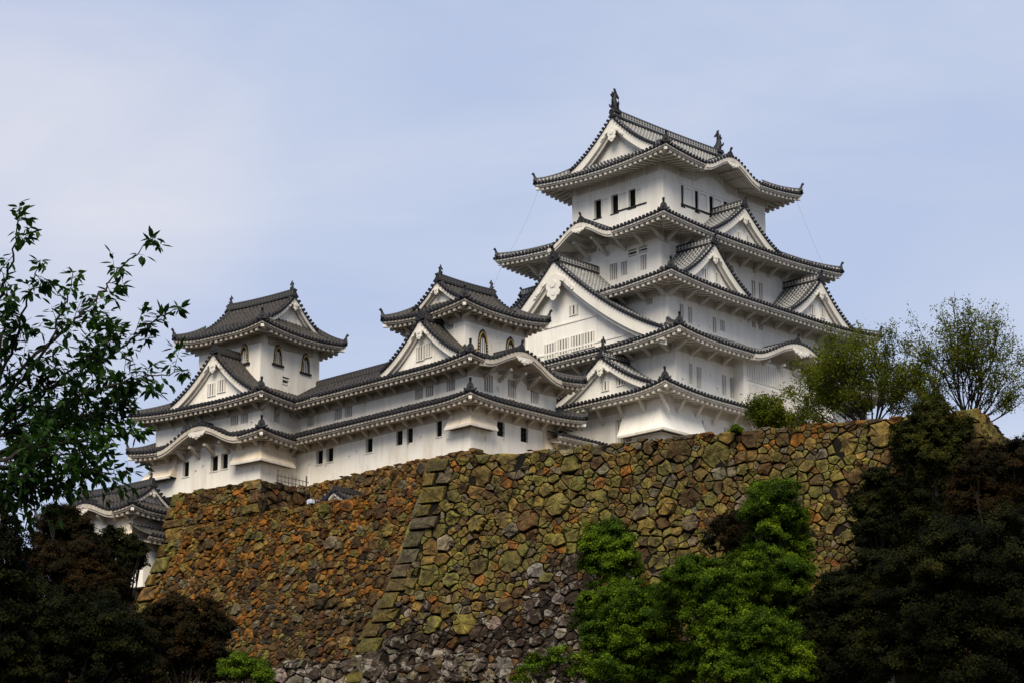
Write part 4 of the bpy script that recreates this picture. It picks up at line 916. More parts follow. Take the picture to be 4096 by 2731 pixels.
stone_face(mb, (-16.0, -12.3, -3.9), np.array([1.0, 0, 0]), np.array([0, -1.0, 0]), 0.0, 32.0, 3.2, bat3, colD, (0.5, 0.9), 44, chink=.2)
mb.build('footing', [M['stone'], M['gap']], mk)
# ------------------------------------------------------------------ ground, terraces
def prism_xy(name, pts, ztop, zbot, m):
    mb = MB(); A = [mb.add((p[0], p[1], zbot)) for p in pts]; B = [mb.add((p[0], p[1], ztop)) for p in pts]; n = len(pts)
    mb.face(B); mb.face(A[::-1])
    for k in range(n): mb.face([A[k], A[(k + 1) % n], B[(k + 1) % n], B[k]])
    return structure(mb.build(name, m))
zA = OA[2]
prism_xy('terrace_ground', [OA + NA * -.5 + UA * .6, OA + NA * -.5 + UA * (AW - .6), OA - NA * 41 + UA * (AW - .6), OA - NA * 41 + UA * 12, OA - NA * 6.5 + UA * .6], zA - .45, -28, M['gravel'])
zB2 = OB[2] - VB2
prism_xy('terrace_ground', [OB + UB * (UWL + .8) + INB * .6, OB + UB * -.6 + INB * .6, OB + UB * -.6 + INB * 30, OB + UB * (UWL + .8) + INB * 30], OB[2] - .35, -28, M['gravel'])
prism_xy('terrace_ground', [O2 + UB * -2 + INB * .6, O2 + UB * 21 + INB * .6, O2 + UB * 21 + INB * 40, O2 + UB * -2 + INB * 40], zB2 - .75, -28, M['gravel'])
prism_xy('terrace_ground', [OC + UA * -18 + INA * .4, OC + UA * 13 + INA * .4, OC + UA * 13 + INA * 6, OC + UA * -18 + INA * 16], OC[2] - 2.0, -28, M['ground'])
def gz(x, y):
    d = (x - CAM[0]) * Fh[0] + (y - CAM[1]) * Fh[1]; t = min(max((d - 95) / 62, 0), 1); t = t * t * (3 - 2 * t)
    return CAM[2] - 1.65 + t * 18.5 + .35 * math.sin(x * .21) * math.sin(y * .17)
mb = MB(); gx = sorted(set(list(np.linspace(-260, 90, 71)) + [-4000, -1800, -800, -400, 200, 500, 1200, 3000, 5000])); gy = sorted(set(list(np.linspace(-240, 110, 71)) + [-4000, -1800, -800, -400, 200, 500, 1200, 3000, 5000]))
ids = [[mb.add((x, y, gz(x, y))) for y in gy] for x in gx]
for i in range(len(gx) - 1):
    for j in range(len(gy) - 1): mb.face([ids[i][j], ids[i + 1][j], ids[i + 1][j + 1], ids[i][j + 1]])
structure(mb.build('ground', M['ground'], smooth=True))
# =================================================================== LOWER LEFT TURRET, SMALL GATE, SIDE ROOF
pf = at((531, 2004), 190.0); yw = R(6.5)
hx, hy = 3.5, 5.9
def rotz(p, a): return np.array([p[0] * math.cos(a) - p[1] * math.sin(a), p[0] * math.sin(a) + p[1] * math.cos(a), p[2]])
org = pf - rotz((-hx, -hy, 4.3), yw)
gt = thing('turret', tuple(org), 'low white turret with grey tiled roof at far left beside the rampart, behind the trees', 'castle building', yw)
walls(gt, (-2.3, 2.3, -4.7, 4.7), -2.5, 4.1, [('W', (100 + 1228 / 3.618, 1820 + 1000 / 3.618), .8, 1.1, 'grille')], '_old')
skirt(gt, 'roof_tier', (-hx, hx, -hy, hy), (-2.1, 2.1, -4.3, 4.3), 3.95, 4.95, .32, dict(S=1.2, N=1.2, W=1.2, E=1.2), st='_old', ls=1.8, brackets=1.6, bdep=.7, karas={'W': [(0.0, 3.5, 1.0)]})
gable(gt, 'gable_end', 'S', 0.0, 2.2, 4.9, 6.35, 4.65, -4.65, setb=.45, bh=.30, st='_old', both=True, pend=.45, top='dolphin', zwall=4.6, ridge_h=.36, dol_s=.8, orn_s=.8)
skirt(gt, 'side_roof', (-2.9, 5.0, -7.4, -4.7), (-2.9, 5.0, -4.75, -4.72), 1.55, 2.75, 0, dict(S=1.2), sides='S', st='_old', brackets=0, hips=())
mb = MB(); fr = frame('S'); mb.fbox(fr, -2.3, 4.6, 4.72, 6.2, -2.5, 1.4); mb.build('wall', M['plaster_old'], gt)
ishi(gt, 'W', 2.9, 4.7, 2.3, 3.4, 1.2, .7, '_old', True, False)
mb = new_wall(); b_ = lambda p: rotz(np.array(p, float), yw)
stone_face(mb, org + b_((-2.45, 4.9, -2.45)), b_((0, -1, 0)), b_((-1, 0, 0)), 0.0, 9.8, 13.0, bat3, colD, (.5, .85), 71, chink=.3)
stone_face(mb, org + b_((-2.45, -4.9, -2.45)), b_((1, 0, 0)), b_((0, -1, 0)), 0.0, 7.4, 13.0, bat3, colD, (.5, .85), 72, chink=.3)
for v_ in range(len(mb.v)):
    q_ = rotz(np.array(mb.v[v_]) - org, -yw); mb.v[v_] = (float(q_[0]), float(q_[1]), float(q_[2]))
mb.build('footing', [M['stone'], M['gap']], gt)
# little gate roof behind the parapet
sg = at((1333, 1972), 183.5)
sm = thing('gate_roof', (sg[0], sg[1], sg[2] - 2.75), 'small white gabled gate roof peeping over the parapet beside the people', 'gate', R(6.5))
gable(sm, 'gable_end', 'W', 0, 1.55, 2.05, 3.0, 0.0, -3.2, setb=.3, bh=.22, st='_old', pend=0, zwall=1.2, ridge_h=.2, orn_s=.4)
mb = MB(); mb.fbox(frame('W'), -1.1, 1.1, -3.0, -.32, -1.0, 2.0); mb.build('wall', M['plaster_old'], sm)
# lean-to roof of the passage between the arched small keep and the tall keep
ps = thing('passage_building', (-19.0, -3.0, -4.2), 'low passage with a dark tiled lean-to roof between the arched keep and the tallest keep', 'castle building')
pu = to_local(ps, at(c2(505, 1000), 176.5)); OX, OY = -19.0, -3.0
yy = -7.6
def py(px): 
    c = np.array(CAM); d = ray(px); p = c + d * (yy - c[1]) / d[1]; return p
qa, qb = py(c2(470, 1012)), py(c2(835, 1078))
skirt(ps, 'roof_tier', (qa[0] - OX, -15.2 - OX, yy - OY, yy + 2.4 - OY), (qa[0] - OX, -15.2 - OX, yy + 2.35 - OY, yy + 2.4 - OY), qa[2] + 4.2 - .05, qa[2] + 4.2 + .85, 0, dict(S=1.4), sides='S', st='_old', brackets=1.6, bdep=.7, hips=())
mb = MB(); mb.hexa([(qa[0] + .3 - OX, yy + 1.4 - OY, -2.5), (3.4, yy + 1.4 - OY, -2.5), (3.4, yy + 3 - OY, -2.5), (qa[0] + .3 - OX, yy + 3 - OY, -2.5), (qa[0] + .3 - OX, yy + 1.4 - OY, qa[2] + 4.0), (3.4, yy + 1.4 - OY, qa[2] + 4.0), (3.4, yy + 3 - OY, qa[2] + 4.9), (qa[0] + .3 - OX, yy + 3 - OY, qa[2] + 4.9)]); mb.build('wall', M['plaster_old'], ps)
# =================================================================== FENCE, PEOPLE, WIRES
fb = OB + INB * 2.3 - UB * .25; fe = OB + INB * 5.6 - UB * .25; zt = OB[2] - .3
fn = thing('bamboo_fence', (fb[0], fb[1], zt), 'short fence of thin upright bamboo poles on the corner of the left rampart', 'fence')
for k in range(9):
    q = k / 8; p = (fe - fb) * q; big = k in (0, 8); mb = MB(); h = (1.45 if big else 1.0 + .25 * rnd.random())
    mb.tube([(p[0], p[1], 0), (p[0], p[1], h)], .075 if big else .032, 6); mb.build('post', M['bamboo'], fn)
for z in (.55, .95):
    mb = MB(); d = (fe - fb); mb.tube([(-d[0] * .05, -d[1] * .05, z), (d[0] * 1.08, d[1] * 1.08, z + .03)], .03, 6); mb.build('rail', M['bamboo'], fn)
def person(px, t, z0, h, cloth, label, face):
    p = at(px, t); rt = thing('person', (p[0], p[1], z0), label, 'person', face, 'people behind the rampart parapet'); s = h / 1.75
    J = [(0, 0, .95), (0, 0, 1.20), (0, 0, 1.42), (0, -.01, 1.52), (0, -.03, 1.64), (.19, 0, 1.42), (.25, -.02, 1.15), (.22, -.18, .95), (-.19, 0, 1.42), (-.25, -.02, 1.15), (-.22, -.18, .95), (.10, 0, .92), (.11, -.02, .5), (.11, 0, .06), (.11, -.14, .04), (-.10, 0, .92), (-.11, -.02, .5), (-.11, 0, .06), (-.11, -.14, .04)]
    E = [(0, 1), (1, 2), (2, 3), (3, 4), (2, 5), (5, 6), (6, 7), (2, 8), (8, 9), (9, 10), (0, 11), (11, 12), (12, 13), (13, 14), (0, 15), (15, 16), (16, 17), (17, 18)]
    RD = [.15, .14, .15, .06, .105, .075, .055, .04, .075, .055, .04, .10, .07, .05, .045, .10, .07, .05, .045]
    me = bpy.data.meshes.new('body'); me.from_pydata([tuple(c * s for c in j) for j in J], E, []); o = bpy.data.objects.new('body', me); COL.objects.link(o); o.parent = rt
    md = o.modifiers.new('skin', 'SKIN')
    for k, v in enumerate(me.skin_vertices[0].data): v.radius = (RD[k] * s, RD[k] * s * .85); v.use_root = (k == 0)
    sb = o.modifiers.new('sub', 'SUBSURF'); sb.levels = 1; sb.render_levels = 2; me.materials.append(M['skin'])
    c = MB(); c.tube([(0, 0, .90 * s), (0, 0, 1.2 * s), (0, 0, 1.40 * s), (0, 0, 1.50 * s)], [.19 * s, .185 * s, .20 * s, .085 * s], 12)
    for sx in (-1, 1): c.tube([(.15 * sx * s, 0, 1.43 * s), (.23 * sx * s, 0, 1.38 * s), (.27 * sx * s, -.02 * s, 1.13 * s), (.24 * sx * s, -.14 * s, 1.0 * s)], [.095 * s, .095 * s, .075 * s, .06 * s], 8)
    c.build('jacket', M[cloth], rt, True)
    tr_ = MB()
    for sx in (-1, 1): tr_.tube([(.09 * sx * s, 0, .95 * s), (.11 * sx * s, -.01, .5 * s), (.11 * sx * s, 0, .07 * s)], [.125 * s, .09 * s, .075 * s], 8)
    tr_.build('trousers', M['suit'], rt, True)
    hr = MB(); hr.tube([(0, .03 * s, 1.60 * s), (0, .02 * s, 1.68 * s), (0, 0, 1.745 * s), (0, 0, 1.775 * s)], [.105 * s, .125 * s, .10 * s, .03 * s], 10); hr.build('hair', M['hair'], rt, True)
    fc = MB()
    for sx in (-1, 1): fc.tube([(.04 * sx * s, -.125 * s, 1.655 * s), (.04 * sx * s, -.14 * s, 1.655 * s)], .014 * s, 6)
    fc.tube([(0, -.12 * s, 1.63 * s), (0, -.155 * s, 1.61 * s)], .018 * s, 6, 0); fc.build('face', M['hair'], rt)
zt2 = zB2 - .75
person((1243, 2020), 182.2, zt2 - .12, 1.70, 'shirt', 'person in a white shirt standing behind the rampart parapet', PSI - R(90) + .3)
person((1300, 1990), 182.0, zt2, 1.86, 'suit', 'person in black clothes standing close to the small gate roof', PSI - R(90) + .9)
person((1271, 2005), 183.0, zt2, 1.62, 'suit', 'person in dark clothes half hidden between the two others', PSI - R(90) + .2)
def wire(pa, pb, sag, label):
    a, b_ = np.array(pa), np.array(pb); mb = MB()
    mb.tube([a + (b_ - a) * k / 12 + np.array([0, 0, -1]) * 0 + RT * sag * 4 * (k / 12) * (1 - k / 12) for k in range(13)], .014, 5); tag(mb.build('cable', M['wire']), label, 'cable', 'thin cables hanging from the eaves')
wire((-9.3, 7.6, 25.6), (-11.6, 9.6, 18.9), .25, 'thin cable hanging from the left eave corner of the top roof')
wire((9.2, -7.5, 25.6), (11.0, -9.0, 19.3), -.1, 'thin cable hanging from the right eave corner of the top roof')
wire((-12.0, 9.6, 18.2), (-14.2, 10.8, 12.5), .1, 'thin cable hanging below the second roof at its left corner')
# =================================================================== TREES
def leaf_mesh(name, pts, nrm, size, m, rs):
    n = len(pts); a = rs.normal(size=(n, 3)); a -= nrm * (a * nrm).sum(1, keepdims=True); a /= np.linalg.norm(a, axis=1, keepdims=True) + 1e-9
    b = np.cross(nrm, a); s = size * rs.uniform(.65, 1.3, (n, 1)); V = np.empty((n, 4, 3), np.float32)
    V[:, 0] = pts - a * s * .5; V[:, 1] = pts + b * s * .30 + nrm * s * .06; V[:, 2] = pts + a * s * .5; V[:, 3] = pts - b * s * .30 + nrm * s * .06
    me = bpy.data.meshes.new(name); me.vertices.add(n * 4); me.vertices.foreach_set('co', V.ravel()); me.loops.add(n * 4); me.loops.foreach_set('vertex_index', np.arange(n * 4, dtype=np.int32))
    me.polygons.add(n); me.polygons.foreach_set('loop_start', np.arange(0, n * 4, 4, dtype=np.int32)); me.polygons.foreach_set('loop_total', np.full(n, 4, np.int32))
    me.materials.append(m); me.update(calc_edges=True); return me
def crown_points(clumps, dens, rs, nsub=16, tuft=.40):
    Ps, Ns = [], []
    for (c, r) in clumps:
        c = np.array(c); d = rs.normal(size=(nsub, 3)); d /= np.linalg.norm(d, axis=1, keepdims=True); d[:, 2] = np.where(d[:, 2] < -.6, -d[:, 2], d[:, 2])
        sub = np.vstack([c + d * r * rs.uniform(.55, .86, (nsub, 1)), c[None, :]]); sr = np.append(r * tuft * rs.uniform(.65, 1.2, nsub), r * .62)
        for sc, q in zip(sub, sr):
            # every tuft is itself a cluster of sprays, so the outline frays
            k = max(5, int(q * 9)); e = rs.normal(size=(k, 3)); e /= np.linalg.norm(e, axis=1, keepdims=True); e[:, 2] = np.abs(e[:, 2]) * .9 - .15
            tip = sc + e * q * rs.uniform(.45, 1.12, (k, 1)); m = max(6, int(dens * q * q * 14 / k)); 
            p = np.repeat(tip, m, 0) + rs.normal(size=(k * m, 3)) * (.16 * q + .06) * np.array([1, 1, .7]); oc = (sc - c) / (np.linalg.norm(sc - c) + 1e-6); nn = np.repeat(e, m, 0) * .8 + oc * .5 + rs.normal(size=(k * m, 3)) * .38 + np.array([0, 0, .25])
            nn /= np.linalg.norm(nn, axis=1, keepdims=True); Ps.append(p); Ns.append(nn)
    return np.vstack(Ps), np.vstack(Ns)
tree_no = [0]
def tree(name, label, cat, px, t, m, size=.115, dens=120, nsub=36, tuft=.31, base=None, group=None, squash=.5, seed=None):
    tree_no[0] += 1; rs = np.random.RandomState(seed or 100 + tree_no[0]); cl = []
    for c in px:
        tt = t + (c[3] if len(c) > 3 else 0) + rs.uniform(-.8, .8); cl.append((atp(c[0], c[1], tt), c[2] * 1.22 * 1.7415 / FPX * tt))
    P, Nn = crown_points(cl, dens, rs, nsub, tuft)
    cen = np.mean([c for c, r in cl], 0)
    bx, by = (cen[0], cen[1]) if base is None else (base[0], base[1]); bz = gz(bx, by) - .3 if base is None else base[2]
    o = thing(name, (bx, by, bz), label, cat, 0, {'broadleaf_tree': 'green trees in front of the ramparts', 'evergreen_tree': 'dark evergreens in front of the ramparts', 'shrub': 'small shrubs'}[name]); off = np.array([bx, by, bz])
    inst('crown', leaf_mesh('crown', (P - off).astype(np.float32), Nn, size, m, rs), o)
    mb = MB(); top = max(c[2] for c, r in cl); hgt = top - bz; r0 = max(.08, .020 * hgt); ct = cen - off; fork = np.array([0, 0, hgt * .28])
    mb.tube([(0, 0, 0), fork * .5 + np.array([.05, .03, 0]), fork], [r0 * 1.25, r0, r0 * .8], 8)
    for c, r in cl:
        e = c - off; mid = fork + (e - fork) * .55 + np.array([0, 0, .2]); mb.tube([fork, mid, e], [r0 * .6, r0 * .38, r0 * .12], 6)
        for _ in range(4):
            dd = rs.normal(size=3); dd /= np.linalg.norm(dd); mb.tube([mid + (e - mid) * .6, e + dd * r * .7], [r0 * .2, .02], 5)
    mb.build('trunk', M['bark'], o); return o
G = M['leaf_green']; D_ = M['leaf_dark']; RD_ = M['leaf_red']; LM = M['leaf_lime']
# middle group in front of the right rampart
tree('broadleaf_tree', 'round headed green tree against the rampart, left of the middle group', 'tree', [(1396, 1258, 57), (1375, 1290, 50), (1418, 1292, 50), (1395, 1325, 46)], 150, G)
tree('broadleaf_tree', 'wide low green tree below the round headed one, over the pale footing stones', 'tree', [(1440, 1395, 62), (1385, 1432, 55), (1480, 1440, 75), (1420, 1490, 70), (1520, 1390, 45), (1350, 1385, 24), (1500, 1500, 60), (1368, 1478, 36), (1450, 1545, 56), (1520, 1550, 44), (1385, 1540, 44), (1560, 1520, 30)], 147, G)
tree('broadleaf_tree', 'tallest bright green tree of the middle group with a narrow rounded top', 'tree', [(1762, 1155, 48), (1792, 1158, 50), (1745, 1190, 44), (1808, 1200, 46), (1776, 1215, 62), (1760, 1270, 46), (1800, 1280, 60), (1812, 1240, 44)], 149, G)
tree('broadleaf_tree', 'small bronze leaved tree tucked behind the tallest bright green tree', 'tree', [(1672, 1232, 46), (1640, 1258, 2), (1710, 1205, 36), (1700, 1262, 40)], 153, RD_)
tree('broadleaf_tree', 'green tree with dense dark tufts in the centre of the middle group', 'tree', [(1585, 1320, 42), (1630, 1345, 60), (1690, 1375, 72), (1660, 1430, 65), (1555, 1345, 40), (1620, 1410, 56), (1720, 1320, 50), (1640, 1480, 60), (1690, 1500, 56), (1600, 1530, 44)], 145, G)
tree('broadleaf_tree', 'green tree at the right end of the middle group beside the dark evergreens', 'tree', [(1810, 1345, 52), (1830, 1390, 44), (1780, 1410, 62), (1755, 1360, 44), (1840, 1320, 30)], 146, G)
tree('broadleaf_tree', 'lower yellowish green tree at the bottom right of the middle group', 'tree', [(1760, 1450, 50), (1790, 1490, 66), (1730, 1510, 60), (1820, 1540, 56), (1700, 1455, 32), (1750, 1560, 56)], 141, G)
tree('shrub', 'small bright green shrub at the bottom edge under the middle group', 'shrub', [(1650, 1530, 34), (1690, 1550, 34), (1625, 1556, 26)], 138, G)
tree('shrub', 'dark green shrub at the bottom edge in front of the footing wall', 'shrub', [(1235, 1535, 32), (1280, 1515, 30), (1330, 1540, 36), (1390, 1548, 36), (1195, 1556, 22), (1430, 1560, 30)], 138, G, nsub=12)
tree('shrub', 'lime green shrub at the bottom edge left of the footing wall', 'shrub', [(535, 1540, 30), (580, 1545, 34), (605, 1562, 26), (550, 1520, 20)], 138, LM)
# dark evergreens on the right
A_ = dict(size=.15, dens=75)
tree('evergreen_tree', 'dark evergreen with a tall rounded top rising over the end of the right rampart', 'tree', [(2140, 985, 56), (2100, 1015, 52), (2180, 1010, 54), (2090, 1050, 40), (2140, 955, 34), (2135, 1055, 66), (2195, 1060, 44), (2170, 1115, 75), (2215, 1000, 24)], 156, M['leaf_olive'], **A_)
tree('evergreen_tree', 'dark evergreen spreading left across the right rampart at mid height', 'tree', [(2020, 1125, 44), (1990, 1170, 42), (2050, 1170, 70), (2010, 1220, 52), (2110, 1215, 80), (2060, 1260, 70), (1975, 1215, 20)], 153, D_, **A_)
tree('evergreen_tree', 'dark evergreen with bronze tips at the right edge of the photo', 'tree', [(2270, 1085, 60), (2330, 1075, 60), (2350, 1150, 80), (2270, 1170, 90), (2230, 1080, 34), (2345, 1040, 26)], 150, RD_, **A_)
tree('evergreen_tree', 'big nearly black evergreen filling the lower right corner', 'tree', [(2180, 1310, 110), (2300, 1290, 110), (2100, 1350, 90), (2250, 1420, 130), (2340, 1420, 110), (2150, 1440, 110), (2200, 1530, 120), (2330, 1540, 110), (2085, 1520, 90)], 140, D_, size=.16, dens=55)
tree('evergreen_tree', 'dark bronze tinted evergreen between the middle green trees and the black one', 'tree', [(1930, 1370, 50), (1890, 1420, 52), (1985, 1360, 62), (1960, 1430, 85), (1900, 1480, 70), (1990, 1500, 90), (1870, 1530, 66), (2020, 1310, 46), (1950, 1550, 80)], 143, D_, **A_)
# dark trees on the left
tree('evergreen_tree', 'dark bronze cone shaped tree in front of the low white turret', 'tree', [(130, 1200, 36), (165, 1195, 32), (115, 1235, 40), (175, 1235, 44), (120, 1180, 22), (150, 1270, 60)], 158, RD_, **A_)
tree('evergreen_tree', 'round dark green tree below the turret beside the left rampart edge', 'tree', [(262, 1250, 38), (292, 1268, 30), (232, 1262, 34), (300, 1292, 22), (265, 1300, 46), (280, 1322, 30), (316, 1268, 24), (322, 1296, 19), (308, 1250, 20)], 160, D_, **A_)
tree('evergreen_tree', 'reddish young leaved tree in the dark mass at the lower left', 'tree', [(200, 1290, 50), (245, 1335, 46), (120, 1300, 52), (272, 1362, 30), (220, 1360, 70), (60, 1310, 40), (150, 1360, 70)], 152, RD_, **A_)
tree('evergreen_tree', 'bronze topped tree overlapping the foot of the left rampart', 'tree', [(405, 1420, 46), (460, 1420, 46), (500, 1445, 36), (362, 1425, 36), (430, 1470, 66), (325, 1462, 50), (490, 1500, 40), (380, 1520, 70), (450, 1545, 50), (500, 1550, 30)], 146, RD_, **A_)
tree('evergreen_tree', 'big dark tree filling the lower left corner with a few green tufts', 'tree', [(60, 1400, 75), (40, 1470, 90), (130, 1460, 80), (220, 1450, 80), (290, 1480, 60), (150, 1540, 90), (260, 1550, 80), (40, 1560, 80)], 132, D_, size=.15, dens=70)
tree('evergreen_tree', 'nearly black evergreen at the left edge below the cherry branches', 'tree', [(12, 1165, 20), (14, 1215, 32), (22, 1270, 40), (10, 1330, 50), (40, 1340, 46), (15, 1400, 60), (5, 1480, 60), (30, 1550, 60)], 120, D_, size=.17, dens=60, base=(lambda q: (q[0], q[1], gz(q[0], q[1]) - .3))(atp(-90, 1560, 120)))
tree('evergreen_tree', 'dark evergreen thicket standing close against the left edge of the left rampart', 'tree', [(262, 1410, 46), (240, 1440, 66), (180, 1400, 70), (320, 1500, 70), (230, 1530, 80), (120, 1480, 80), (350, 1560, 50), (60, 1540, 80), (235, 1350, 36)], 165, D_, size=.17, dens=60)
tree('broadleaf_tree', 'mid green leafy tufts in the shade at the lower left', 'tree', [(60, 1375, 34), (95, 1400, 32), (115, 1430, 28), (30, 1350, 26)], 134, G)
# sparse spring trees behind the rampart top
def sparse_tree(label, base, t, stems, seed, dens):
    rg = random.Random(seed); rs = np.random.RandomState(seed); b0 = atp(*base, t); b0 = np.array([b0[0], b0[1], zA - .45]); o = thing('spring_tree', tuple(b0), label, 'tree', 0, 'spring trees on top of the rampart'); mb = MB(); tips = []
    def grow(p, d, ln, r, lev):
        pts = [p]; q = np.array(p)
        for k in range(4):
            d = d + np.array([rg.gauss(0, .09), rg.gauss(0, .09), rg.gauss(0, .06) + .02]); d /= np.linalg.norm(d); q = q + d * ln / 4; pts.append(q.copy())
        mb.tube([x - b0 for x in pts], [r, r * .85, r * .7, r * .6, r * .5], 5 if lev else 6, 0, False)
        if lev >= 3: tips.append((pts[2], d)); tips.append((pts[-1], d)); return
        for k in range(3 if lev else 4):
            i = rg.choice((2, 3, 4, 4)); nd = d + np.array([rg.gauss(0, .38), rg.gauss(0, .38), rg.gauss(.10, .22)]); nd /= np.linalg.norm(nd); grow(pts[i], nd, ln * rg.uniform(.52, .82), r * .55, lev + 1)
        if lev >= 1: tips.append((pts[-1], d))
    for (px, py, dt) in stems:
        e = atp(px, py, t + dt); v = e - b0; ln = np.linalg.norm(v); grow(b0 + np.array([rg.gauss(0, .12), rg.gauss(0, .12), 0]), v / ln, ln * .49, .010 * ln + .025, 0)
    mb.build('trunk', M['bark'], o); P = []
    for p, d in tips:
        if rg.random() > .86: continue
        k = int(dens * rg.uniform(.3, 1.6)); P.append(p + rs.normal(size=(k, 3)) * np.array([.26, .26, .20]) * rg.uniform(.6, 1.3))
    P = np.vstack(P) - b0; Nn = rs.normal(size=P.shape) + np.array([0, 0, .5]); Nn /= np.linalg.norm(Nn, axis=1, keepdims=True)
    inst('crown', leaf_mesh('crown', P.astype(np.float32), Nn, .16, M['leaf_spring'], rs), o)
sparse_tree('low dense spring tree in front of the tall keep wall above the rampart', (2000, 985), 163, [(1845, 885, -1), (1868, 848, 0), (1905, 808, 1), (1920, 790, -1), (1960, 800, 1), (2000, 790, 0), (2050, 770, 1), (2090, 790, 0), (1868, 900, .5), (1910, 860, -.8), (1950, 850, .3), (2080, 850, .5), (2030, 830, -.6), (1815, 935, .4), (1815, 960, -.4), (1850, 945, .2), (2110, 850, -.3), (2125, 900, .4), (2100, 930, 0), (1830, 970, .3), (1890, 930, -.6), (1950, 920, .4)], 5, 24)
sparse_tree('wide sparse spring tree with bare fanning twigs at the far right', (2222, 985), 161, [(2110, 790, 0), (2140, 750, 1), (2180, 740, -1), (2220, 735, .5), (2265, 745, 0), (2300, 770, 1), (2340, 800, -1), (2370, 850, .5), (2120, 850, -.5), (2360, 900, 0), (2200, 800, .8), (2260, 800, -.8), (2345, 940, .4), (2160, 830, 0), (2085, 800, .5), (2075, 840, -.4), (2100, 900, .4), (2390, 960, 0), (2240, 780, .5), (2300, 850, -.5)], 6, 13)
sparse_tree('small spring sapling above the rampart at the foot of the tall keep', (1775, 1010), 163, [(1750, 930, 0), (1770, 920, .3), (1790, 945, -.3), (1760, 960, .2), (1800, 965, 0)], 8, 34)
tree('shrub', 'tiny bright sprig on top of the rampart below the tall keep corner', 'shrub', [(1690, 985, 9), (1682, 992, 7), (1700, 990, 6)], 163, LM, size=.14, dens=40, base=(lambda q: (q[0], q[1], zA - .4))(atp(1690, 1000, 163)))
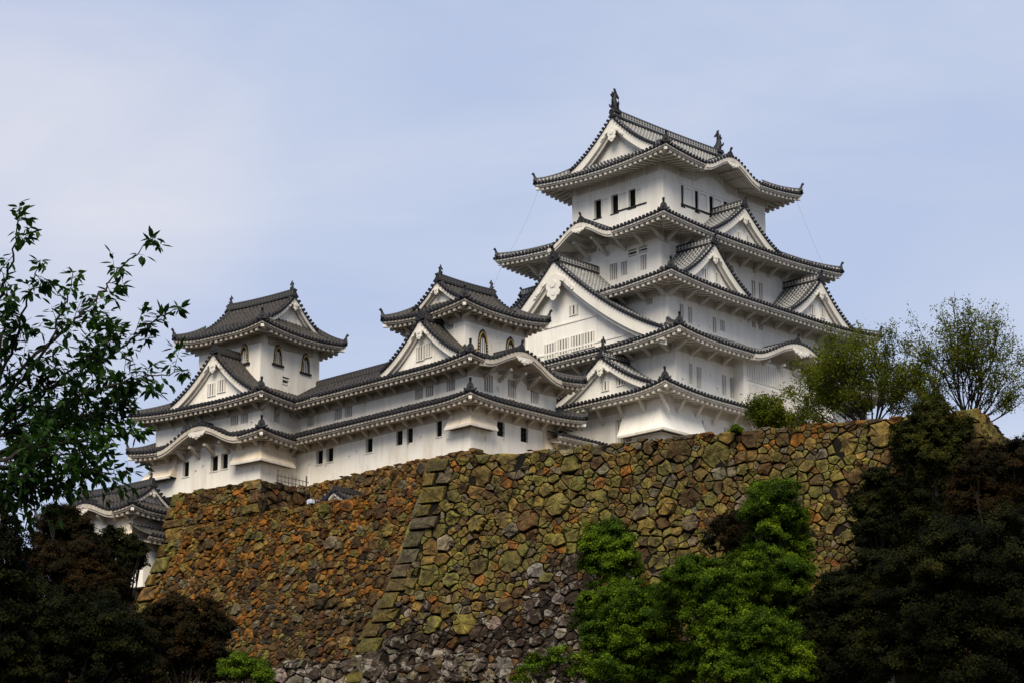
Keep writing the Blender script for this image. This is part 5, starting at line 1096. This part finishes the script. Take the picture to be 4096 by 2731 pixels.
# near cherry tree on the left, leaves close enough to read one by one
def cherry():
    T = 24.0; rg = random.Random(21); rs = np.random.RandomState(21); base = atp(-760, 1700, T); base = np.array([base[0], base[1], gz(base[0], base[1])])
    o = thing('cherry_tree', tuple(base), 'near cherry tree with pointed drooping leaves reaching in from the left edge', 'tree'); mb = MB(); LV = []
    limbs = [[(-60, 900), (0, 690), (28, 600), (45, 490)], [(-80, 960), (60, 835), (160, 745), (220, 690), (262, 632), (338, 558)], [(-80, 1010), (80, 905), (200, 850), (290, 790), (340, 745), (398, 712)], [(-80, 1050), (80, 960), (190, 905), (300, 872), (416, 850)],
             [(-90, 1090), (60, 1030), (200, 1008), (315, 992)], [(-90, 1130), (40, 1100), (170, 1082), (282, 1086)], [(-60, 1000), (10, 850), (60, 700), (85, 620)], [(-80, 990), (40, 880), (120, 780), (150, 700), (165, 640)], [(-60, 1060), (100, 1000), (180, 955), (240, 940), (285, 930)],
             [(-90, 1100), (30, 1060), (130, 1040), (240, 1045)], [(-60, 960), (0, 800), (20, 720), (10, 640)], [(-60, 1130), (20, 1120), (90, 1130), (150, 1125)], [(-70, 1040), (60, 940), (140, 870), (240, 800), (260, 760)], [(-60, 1090), (90, 990), (180, 965), (235, 965)]]
    def leaf(p, d, up):
        ln = rg.uniform(.08, .14); side = np.cross(d, up); side /= np.linalg.norm(side) + 1e-9; nrm = np.cross(side, d); w = ln * rg.uniform(.20, .28)
        i = len(LV); LV.append([p, p + d * ln * .3 + side * w * .85, p + d * ln * .6 + side * w * .8 - nrm * ln * .05, p + d * ln - nrm * ln * .16, p + d * ln * .6 - side * w * .8 - nrm * ln * .05, p + d * ln * .3 - side * w * .85, p + d * ln * .3 + nrm * ln * .07 * -1, p + d * ln * .6 - nrm * ln * .13])
    def twig(p, d, ln, r, lev):
        pts = [p]; q = p.copy(); n = max(2, int(ln / .07))
        for k in range(n):
            d = d + np.array([rg.gauss(0, .10), rg.gauss(0, .10), rg.gauss(0, .09)]); d /= np.linalg.norm(d); q = q + d * ln / n; pts.append(q.copy())
            for _ in range(rg.choice((1, 2, 2, 3, 3))):
                ld = d * .5 + np.array([rg.gauss(0, .6), rg.gauss(0, .6), rg.gauss(-.28, .42)]); ld /= np.linalg.norm(ld); up = np.array([rg.gauss(0, .35), rg.gauss(0, .35), 1.0])
                leaf(q + ld * .02, ld, up)
        mb.tube([x - base for x in pts], [r * (1 - .6 * k / n) for k in range(n + 1)], 5, 0, False)
        if lev < 1:
            for k in range(rg.choice((1, 2))):
                nd = d * .6 + np.array([rg.gauss(0, .5), rg.gauss(0, .5), rg.gauss(.1, .5)]); nd /= np.linalg.norm(nd); twig(pts[rg.randrange(1, len(pts))], nd, ln * .6, r * .6, lev + 1)
    for li, lb_ in enumerate(limbs):
        dt0 = rg.uniform(-1.2, 1.2); P = [atp(x, y, T + dt0 + .25 * math.sin(k * 1.7 + li)) for k, (x, y) in enumerate(lb_)]
        full = []
        for a, b_ in zip(P, P[1:]):
            for k in range(8): full.append(a + (b_ - a) * k / 8 + rs.normal(size=3) * .012)
        full.append(P[-1]); m_ = len(full); mb.tube([x - base for x in full], [.020 * (1 - k / m_) ** 1.1 + .004 for k in range(m_)], 6, 0, False)
        for k in range(4, m_):
            d = full[min(k + 1, m_ - 1)] - full[k - 1]; d /= np.linalg.norm(d); q = k / m_
            if q < .12: continue
            up_ = li in (0, 1, 2, 6, 7, 10)
            if rg.random() < (.50 if up_ else .22): continue
            for _ in range(2 if q < .8 and not up_ else 1):
                nd = d * .55 + (RT * rg.gauss(.10, .5) + UPV * rg.gauss(.05, .6) + Fh * rg.gauss(0, .6)); nd /= np.linalg.norm(nd)
                twig(full[k], nd, rg.uniform(.14, .52) * (1.12 - .78 * q), .005, 0)
        twig(full[-1], d, .12, .006, 1)
    hub = atp(-620, 1250, T); mb.tube([(0, 0, -.2), (hub - base) * .5, hub - base], [.26, .21, .16], 10)
    for lb_ in limbs: p0 = atp(*lb_[0], T); mb.tube([hub - base, (hub - base) * .4 + (p0 - base) * .6, p0 - base], [.10, .06, .034], 8)
    mb.build('trunk', M['bark'], o); V = np.array(LV, np.float32) - base.astype(np.float32); n = len(V); lm = MB(); lm.v = [tuple(map(float, v)) for v in V.reshape(-1, 3)]
    for i in range(n):
        k = 8 * i
        for f in ((0, 1, 6), (0, 6, 5), (1, 2, 7, 6), (6, 7, 4, 5), (2, 3, 7), (7, 3, 4)): lm.face([k + q for q in f])
    lm.build('crown', M['leaf_cherry'], o)
cherry()
